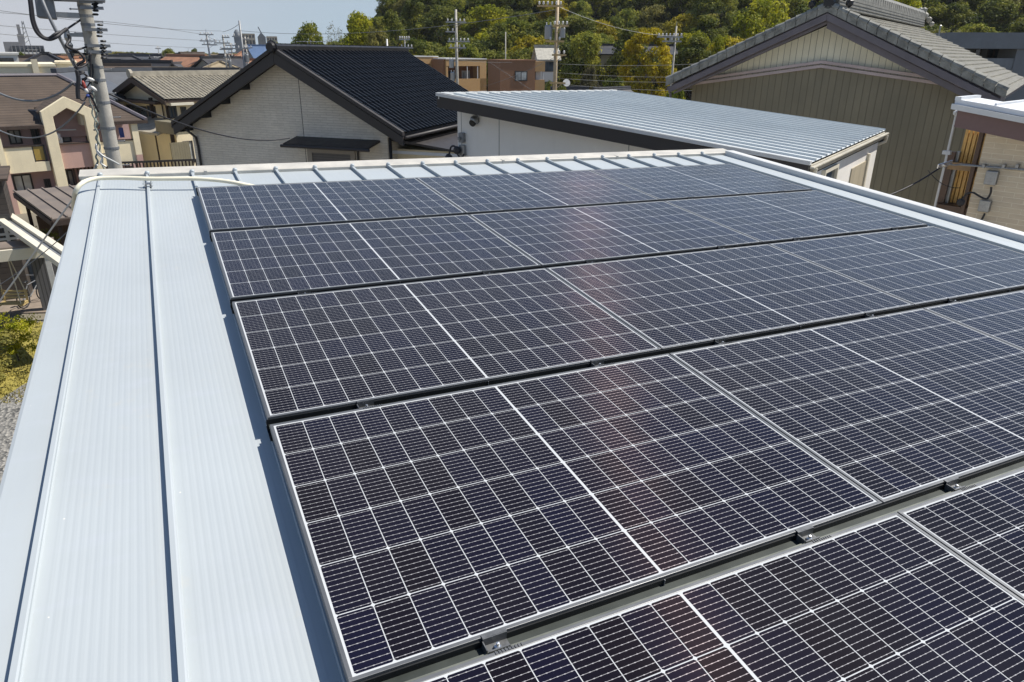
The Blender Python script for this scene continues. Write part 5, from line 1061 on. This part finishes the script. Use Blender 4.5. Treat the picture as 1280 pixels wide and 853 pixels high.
mb.build('lattice_mast', m_steel, t)
far_block('distant_tower', 'distant pale apartment tower with balcony grid right of the dark chimney pole', 302, 318, 42.5, 420, 14, wbeige, 8, 4)
t, L, z = flat_block('distant_tower', 'dark domed stair tower of the distant pale apartment tower', 292, 301, 45, 418, 10, m_bluegrey, cat='tower'); mb = MB(); mb.lathe((L/2, 5, z+.15), [(L/2,0),(L*.42,1.6),(L*.2,2.8),(0,3.1)], 14); mb.build('dome', m_bluegrey, t)
t, L, z = flat_block('distant_tower', 'distant blue-grey tower with a pitched cap left of the black roof ridge', 322, 332, 47, 430, 12, m_bluegrey, cat='tower'); mb = MB(); mb.prism([(0,0,z+.18),(L,0,z+.18),(L*.5,0,z+2.6)], (0,10,0)); mb.build('cap_roof', m_bluegrey, t); mb = MB(); mb.beam((L*.5,4,z+2.4),(L*.2,4,z+5.2), .5, .5); mb.build('crane_arm', m_steel, t)
far_block('distant_tower', 'distant pale slab block directly beside the black roof ridge end', 333, 346, 46, 432, 14, wbeige, 8, 4)

# ------------------------------------------------------------------ utility poles
def pole(u, vt, d, r, label, arms=(), m=m_conc, lean=0, mat_arm=None, ztop=None, name='utility_pole', az=None, tr=(), spike=0):
    """arms: (v, width m, offset m, number of insulators)"""
    p = at(u, vt, d); zt_ = ztop or p.z; t = T(name, label, 'utility pole', (p.x, p.y, max(0, hill_z(p.x, p.y)) if d > 110 else 0), azm(az if az is not None else math.degrees(math.atan2(p.x, p.y))+90))
    zb = t.loc.z; zt_ -= zb
    mb = MB(); mb.tube([(lean*zt_,0,0),(lean*zt_*.5,0,zt_*.5),(0,0,zt_)], r*1.15, 12, r*.75)
    pl_ = mb.build('shaft', m, t, smooth=True)
    for i, (v, wd, off, ni) in enumerate(arms):
        z = at(u, v, d).z - zb; mb = MB(); xo = lean*max(0, zt_-z); mb.box(xo-wd/2+off, xo+wd/2+off, -r-.10, -r-.0, z-.065, z+.065); 
        if wd > 1: mb.tube([(xo+off+wd*.25,-r-.04,z-.05),(xo,-r*.9,z-.5)], .02, 5)
        ar = mb.build('crossarm', mat_arm or m_galv, t)
        for k in range(ni): mb = MB(); x = xo+off-wd/2+wd*(k+.5)/ni if ni > 1 else xo+off+wd*.45; mb.lathe((x,-r-.045,z+.05), [(.03,0),(.03,.07),(.075,.08),(.085,.14),(.05,.15),(.075,.18),(.07,.24),(.03,.27)], 8); mb.build('insulator', m_ins, ar)
    for v, ox, ww, hh in tr:
        z = at(u, v, d).z - zb; mb = MB(); mb.lathe((ox, 0, z-hh/2), [(ww/2,0),(ww/2,hh*.9),(ww*.42,hh),(0,hh)], 14); mb.box(min(0,ox), max(0,ox), -.05, .05, z+hh*.25, z+hh*.32); trf = mb.build('transformer', m_galv, t)
        mb = MB(); 
        for s in (-.15, .15): mb.lathe((ox+s, 0, z+hh/2), [(.03,0),(.05,.05),(.03,.1),(.05,.15),(.02,.2)], 8)
        mb.build('bushing', m_ins, trf)
    if spike: mb = MB(); mb.tube([(0,0,zt_-.1),(.02,0,zt_+spike)], .03, 6); mb.build('top_rod', m_galv, t)
    return t
m_tanp = mat('tan_steel_pole', (.42,.33,.21), .6, .2, 2, streak=.3); m_tana = mat('tan_crossarm', (.50,.36,.17), .6, .2, 4)
pole(569.7, 12, 80, .16, 'pale concrete utility pole standing before the brown flats', ((28, 2.1, 0, 5), (40, 1.0, -.6, 2), (52, 2.3, .25, 6), (60, 1.8, .1, 4)), tr=((80, -.55, .55, .8), (96, -.45, .5, .9)))
pole(697.5, -14, 58, .16, 'tan utility pole with grey transformers between the flats and the wood', ((8, 1.9, -.55, 6), (32.5, 1.2, .3, 4), (52, 1.4, -.1, 2), (69, 1.1, .25, 3), (104, 1.2, .2, 0)), m=m_tanp, mat_arm=m_tana, tr=((40.5, -.62, .58, .95), (41, .42, .45, .7)), lean=-.004)
pole(845.5, 33, 74, .11, 'thin grey utility pole right of the ochre domed tree', ((46.5, 2.4, -.5, 7), (52, 1.8, -.3, 3)), spike=.4, tr=((49, -.35, .4, .5),))
pole(257.5, 41, 110, .13, 'dark multi-armed utility pole far left of the black tiled roof', ((43.5, 1.8, 0, 4), (51.5, 2.1, .1, 4), (56, 1.9, .2, 3)), m=m_steel, lean=.02, spike=.4)
pole(278.3, 44, 100, .13, 'far utility pole bristling with short arms beside the lattice of poles', ((47, .9, .3, 3), (54, 1.8, -.2, 4), (62, 1.5, .2, 4), (72, .9, .2, 2), (90, 1.2, 0, 2)), lean=-.004, tr=((80, .4, .45, .8),))
pole(288, 54, 112, .11, 'shorter far utility pole right of the bristling pole', ((57, 1.5, 0, 4), (66, 1.2, .1, 3)), lean=-.002)
pole(299, 26, 96, .15, 'plain dark topped pole before the distant pale tower', ((61, 3.0, -.8, 4), (46, 1.0, -.5, 2)), m=m_steel, tr=((73, .35, .5, .9),), lean=-.006)
pole(306, 46, 118, .12, 'thin far pole close to the plain dark topped pole', ((60, 1.4, .2, 3), (50, 1.2, 0, 3)))
pole(505.5, 47, 84, .09, 'small H-frame pole above the end of the black roof ridge', ((49.5, 1.2, .0, 5), (60, 1.4, .2, 4)), spike=0)
pole(483.5, 49, 70, .10, 'stub of a white pole behind the black roof ridge', (), m=m_winw)
pole(632, 40, 112, .10, 'faint grey pole in front of the trees above the brown flats', ())
pole(197, 58, 160, .08, 'thin far pole on the skyline above the tan house', ((61, 1.0, 0, 2),))
# the big concrete pole on the left, close by
dP = 13.0; a_, b_ = at(104, 0, dP), at(145, 214, dP)
t = T('utility_pole', 'big weathered concrete utility pole hung with cables, closest pole, left of centre', 'utility pole', (b_.x + (b_.x-a_.x)/(a_.z-b_.z)*b_.z*.0, b_.y, 0), azm(87))
la, lb = t.l(a_), t.l(b_); dirp = (la-lb)/(la.z-lb.z); base = lb - dirp*lb.z*.35; base.z = 0; topp = la + dirp*2.2
def onp(v): k = t.l(at(104+41*v/214, v, dP)); return k
mb = MB(); mb.tube([base, lb, (la+lb)/2, la, topp], .112, 18, .082); mb.build('shaft', m_conc, t, smooth=True)
for v in (8, 20, 31, 57, 66, 84, 100, 128, 160, 185): k = onp(v); mb = MB(); mb.lathe(k-Vector((0,0,.018)), [(.091+.0001*v,0),(.093+.0001*v,.036)], 18); mb.build('band', m_steel, t)
for i in range(14):
    mb = MB()
    v = 12 + i*15; k = onp(v); s = 1 if i % 2 else -1; mb.tube([k, k+Vector((.20*s,-.02,0))], .009, 6); mb.lathe(k+Vector((.19*s,-.02,0)), [(.015,0),(.015,.014)], 6, (1,0,0)); mb.build('step_bolt', m_galv, t)
for v in (3, 10.5, 37.5, 57.5, 65):
    k = onp(v); mb = MB(); mb.box(k.x-.06, k.x+.24, k.y-.2, k.y-.13, k.z-.02, k.z+.02); ar = mb.build('bracket', m_steel, t)
    mb = MB()
    for j in range(4): mb.lathe(k+Vector((.12+.012*j,-.17,-.10+.05*j)), [(.03,0),(.045,.015),(.03,.03)], 8)
    mb.build('insulator', m_black, ar)
k = onp(2); mb = MB(); mb.box(k.x-.42, k.x+.28, k.y-.24, k.y-.15, k.z-.0, k.z+.12); mb.box(k.x-.42, k.x+.28, k.y+.15, k.y+.24, k.z-.0, k.z+.12)
for j in range(6): mb.lathe((k.x-.36+.12*j, k.y-.2, k.z+.12), [(.03,0),(.05,.04),(.03,.07),(.05,.11),(.02,.14)], 8)
mb.build('crossarm', m_steel, t)
k = onp(20); q = t.l(at(70, 18.5, dP)); mb = MB(); mb.beam(k, q, .07, .07); mb.build('side_arm', m_galv, t)
mb = MB(); c = [t.l(at(u, v, dP)) for u, v in ((42,-14),(64,-14),(71.5,25),(47,22.5))]; mb.prism([p+Vector((0,-.16,0)) for p in c], (0,.34,0)); mb.build('cable_box', m_steel, t, bevel=.02)
k = onp(44.5); q = t.l(at(80, 43.5, dP)); mb = MB(); mb.beam(k, q, .06, .05); mb.lathe(q+Vector((.04,0,-.3)), [(.03,0),(.05,.06),(.03,.1),(.05,.16),(.03,.2),(.05,.26),(.03,.38)], 10); mb.build('insulator_arm', m_galv, t)
def pline(name, pts, r, m, d=dP, dy=0, parent=t, n=6):
    P_ = [parent.l(at(u, v, (dd if isinstance(dd, (int, float)) else d))) for u, v, *rest in pts for dd in [rest[0] if rest else d]]
    mb = MB(); mb.tube(smooth(P_, n), r, 7); return mb.build(name, m, parent, smooth=True)
pline('stay_tube', [(48,-12,12.8),(60,18,12.7),(75,48,12.7),(90,76,12.8),(98,90,12.85)], .024, m_steel)
for pts, r in (([(36,-8,12.6),(38,8,12.6),(40,25,12.6),(45,39,12.6),(53,47,12.6),(62,49.5,12.6),(71,46,12.6),(78,40,12.7),(83,36.5,12.8)], .024), ([(38,-8,12.6),(40.5,10,12.6),(43,27,12.6),(50,42,12.6),(60,48,12.6),(70,42,12.6),(83,38,12.8)], .018), ([(83,37,12.8),(92,31,12.9),(101,25,13)], .014),
    ([(85,43,12.8),(87,50,12.8),(83,57,12.7),(88,61,12.7),(96,64,12.8),(103,70,12.8),(105,76,12.8),(98,80,12.8),(94,86,12.8)], .02), ([(86,61,12.8),(97,62,12.8),(108,59,12.9)], .014), ([(84,64,12.8),(96,66,12.8),(109,68,12.9)], .012), ([(88,66,12.8),(92,75,12.8),(96,84,12.7),(102,84,12.7),(110,78,12.8),(112,70,12.9)], .012),
    ([(96,88,12.7),(98,99,12.7),(97,112,12.7),(98,124,12.7)], .03), ([(96,95,12.7),(104,92,12.7),(111,97,12.8),(113,92,12.8),(113,66,12.8)], .014), ([(103,98,12.75),(108,112,12.75),(116,125,12.75),(123,140,12.8)], .016), ([(105,100,12.75),(110,97,12.75),(117,101,12.8),(121,104,12.9)], .02),
    ([(99,104,12.7),(107,110,12.75),(112,104,12.8),(116,94,12.9),(115,80,12.9)], .011), ([(97,120,12.7),(104,126,12.7),(110,118,12.75),(115,112,12.8)], .012)):
    pline('cable', pts, r, m_wire)
g_ = random.Random(11); 
for pts, m in (([(98,92),(106,90)], m_wire), ([(103,101),(107,112)], m_red), ([(95,104),(99,116)], m_wire), ([(106,110),(110,117)], m_ins), ([(113,108),(121,114)], m_ins), ([(108,118),(112,122)], m_blue), ([(109,98),(118,101)], m_ins)):
    a, b = (t.l(at(u, v, 12.72)) for u, v in pts); mb = MB(); ax = b-a; L = ax.length; mb.lathe(a, [(0.012,0),(.02,.02),(.024,L*.3),(.024,L*.7),(.02,L-.02),(.012,L)], 12, ax); mb.build('splice_case', m, t, smooth=True)
mb = MB(); pts = []
for i in range(90):
    v = 62 + i*1.65; k = onp(v) ; a = i*.9; off = .14 if v < 150 else .14 + (v-150)*.0022; pts.append(k + Vector((-off + .035 + .012*math.cos(a)*(1.2 if v > 130 else .3) - .02*(v > 140), -.08 + .012*math.sin(a), 0)))
mb.tube(pts, .014, 6); pts = [onp(v) + Vector((-.16-.012*math.cos(v*.4), -.11, 0)) for v in range(120, 214, 3)]; mb.tube(pts, .012, 6); mb.build('spiral_cable', mat('green_grey_cable', (.22,.25,.22), .6), t)
pline('guard_strand', [(121,188,12.7),(126,193,12.7),(132,197,12.7),(140,201,12.75),(149,206,12.8)], .014, m_wirew); pline('guard_strand', [(120,180,12.7),(122,192,12.7),(128,198,12.7),(126,204,12.7),(133,209,12.7)], .014, m_wirew)

# ------------------------------------------------------------------ overhead wires
def wire(label, p0, p1, sag, r=.02, m=None, name='overhead_wire', group=None, n=14, cat='wire'):
    a, b = at(*p0), at(*p1); mb = MB(); pts = [a.lerp(b, i/n) + Vector((0,0,-sag*4*(i/n)*(1-i/n))) for i in range(n+1)]
    c = (a+b)/2; mb.tube([p-c for p in pts], r, 6); o = mb.build(name, m or m_wire, smooth=True); o.location = c; tag(o, label, cat, group); return o
FW_ = 'overhead wires across the left sky'
wire('topmost overhead wire crossing the left sky to the bristling far pole', (-60, 5, 60), (277, 39, 100), .35, .022, m_wireg, group=FW_)
wire('second overhead wire down in the left sky, ending at the dark multi-armed pole', (-60, 12, 62), (257, 44, 110), -.3, .022, m_wireg, group=FW_)
wire('third overhead wire down in the left sky', (-60, 27, 62), (257, 51, 110), .1, .022, m_wireg, group=FW_)
wire('fourth overhead wire down, lowest in the left sky', (-60, 37, 62), (257, 60, 110), .2, .02, m_wireg, group=FW_)
wire('wire linking the dark multi-armed pole and the bristling pole at arm height', (257.5, 44, 110), (278, 50, 100), .25, .02, m_wireg)
wire('lower wire linking the dark multi-armed pole and the bristling pole', (257.5, 56, 110), (278, 55, 100), .15, .02, m_wireg)
wire('long wire running from the far poles across the trees to the tan pole', (299, 38.5, 96), (697, 12, 58), .9, .022, m_wireg)
wire('wire curving between the bristling pole top and the dark topped pole', (278, 40, 100), (299, 30, 96), .15, .022, m_wire)
wire('pale wire crossing the dark trees right of the tan pole', (697, 8, 58), (845, 45, 74), .5, .012, m_wirew)
for i, (v0, v1) in enumerate(((80, 78), (91, 95), (98, 101), (105, 113))):
    wire(ORD[i] + ' from the top of four pale wires crossing in front of the ochre tree', (697, v0, 58), (900, v1, 68), .2, .012, m_wireg, group='pale wires before the ochre tree')
wire('thin wire slanting down across the brown wing wall from its top left corner', (612, 78, 84), (690, 130, 84), .0, .015, m_wireg)
wire('thin wire rising to the right across the brown wing wall', (605, 108, 84), (697, 70, 58), .2, .013, m_wireg)
wire('wire from the pale concrete pole down to the brown wing roof', (570, 75, 80), (640, 78, 86), .1, .013, m_wireg)
wire('black service wire from the concrete pole to the awning of the black tiled house', (131, 115, 13), (362, 173, 21.5), .3, .014, m_wire)
wire('sagging grey cable across the brown apartment roof', (-20, 106, 14), (92, 103, 12.8), .25, .016, m_wireg, n=18)
wire('pale sagging wire in front of the house-shaped balcony frame', (-20, 152, 15), (106, 128, 12.8), .38, .012, m_wireg, n=18)
a = at(122, 206, 12.9); b = at(0, 376, 16.0); b2 = a + (b-a)*((a.z-.05)/(a.z-b.z)); mb = MB(); c = (a+b2)/2; mb.tube([a-c, b2-c], .014, 8); o = mb.build('guy_wire', m_wirew); o.location = c; tag(o, 'pale steel guy strand slanting down left from the concrete pole past the cream beams', 'wire')
wire('thin dark line slanting down left behind the pale guy strand', (100, 275, 18), (-20, 368, 20), .1, .010, m_wireg)
wire('black service cable rising to the silver splice by the drainpipe of the block-clad house', (1040, 256, 11.5), (1179, 207, 13.6), .18, .013, m_wire)
wire('thin spare wire hanging below the service splice by the block-clad house', (1160, 213, 13.0), (1200, 235, 13.9), .08, .006, m_wire)
a, b = at(1172, 210, 13.5), at(1190, 203.5, 13.7); mb = MB(); c = (a+b)/2
for k in range(3): mb.tube([a-c+Vector((0,0,.02*k)), b-c+Vector((0,0,.025*k-.02))], .014, 6)
mb.blob(Vector((0,0,0)), .045, 1.6, 1, .8, 1, .1); o = mb.build('wire_splice', m_bolt); o.location = c; tag(o, 'silver splice clamp on the service cable beside the block-clad house', 'splice')
wire('service cable from the silver splice to the wall conduit of the block-clad house', (1186, 205, 13.65), (1203, 205, 13.75), .02, .014, m_galv)
a = at(722, 103, 70); mb = MB(); mb.lathe((0,0,0), [(.30,.07),(.24,.03),(.12,.0),(.0,-.01)], 20, (-.3,-.9,.35)); o = mb.build('dish', m_ins); o.location = at(708, 104, 62); tag(o, 'white satellite dish beside the foot of the tan utility pole', 'dish')

# ------------------------------------------------------------------ roof antennas
def antenna(u, v, d, h, label, az=120, dish=False):
    p = at(u, v, d); t = T('antenna', label, 'antenna', (p.x, p.y, p.z-h), azm(az))
    mb = MB(); mb.tube([(0,0,-.25),(0,0,h)], .02, 6); mb.build('mast', m_galv, t)
    mb = MB(); mb.tube([(-.55,0,h-.05),(.55,0,h-.05)], .012, 5)
    for k in range(8): x = -.5 + k*.14; L = .16+.02*k; mb.tube([(x,-L,h-.05),(x,L,h-.05)], .008, 4)
    mb.build('aerial', m_galv, t)
antenna(388, 50.5, 29.5, .55, 'small pale aerial on the ridge of the black tiled roof')
antenna(196, 71, 132, 1.6, 'thin aerial on the brown far hip roof', 60)
antenna(235, 60, 152, 1.8, 'thin aerial above the far brown roof with the grey gable', 100)
antenna(93, 83, 66, 1.6, 'aerial on the pale gabled house by the concrete pole', 140)
antenna(40, 62, 96, 1.6, 'aerial between the far left rooftops', 70)

# ------------------------------------------------------------------ thin spring haze round the whole place
mh = bpy.data.materials.new('haze_air'); mh.use_nodes = True; nh = mh.node_tree; nh.nodes.remove(nh.nodes['Principled BSDF'])
pv = nh.nodes.new('ShaderNodeVolumePrincipled'); pv.inputs['Color'].default_value = (.86, .90, .96, 1); pv.inputs['Density'].default_value = .00012; pv.inputs['Anisotropy'].default_value = .2
nh.links.new(pv.outputs[0], nh.nodes['Material Output'].inputs['Volume'])
mb = MB(); mb.box(-1501, 1501, -1501, 1501, -1.2, 95); o = mb.build('haze', mh, kind='stuff')
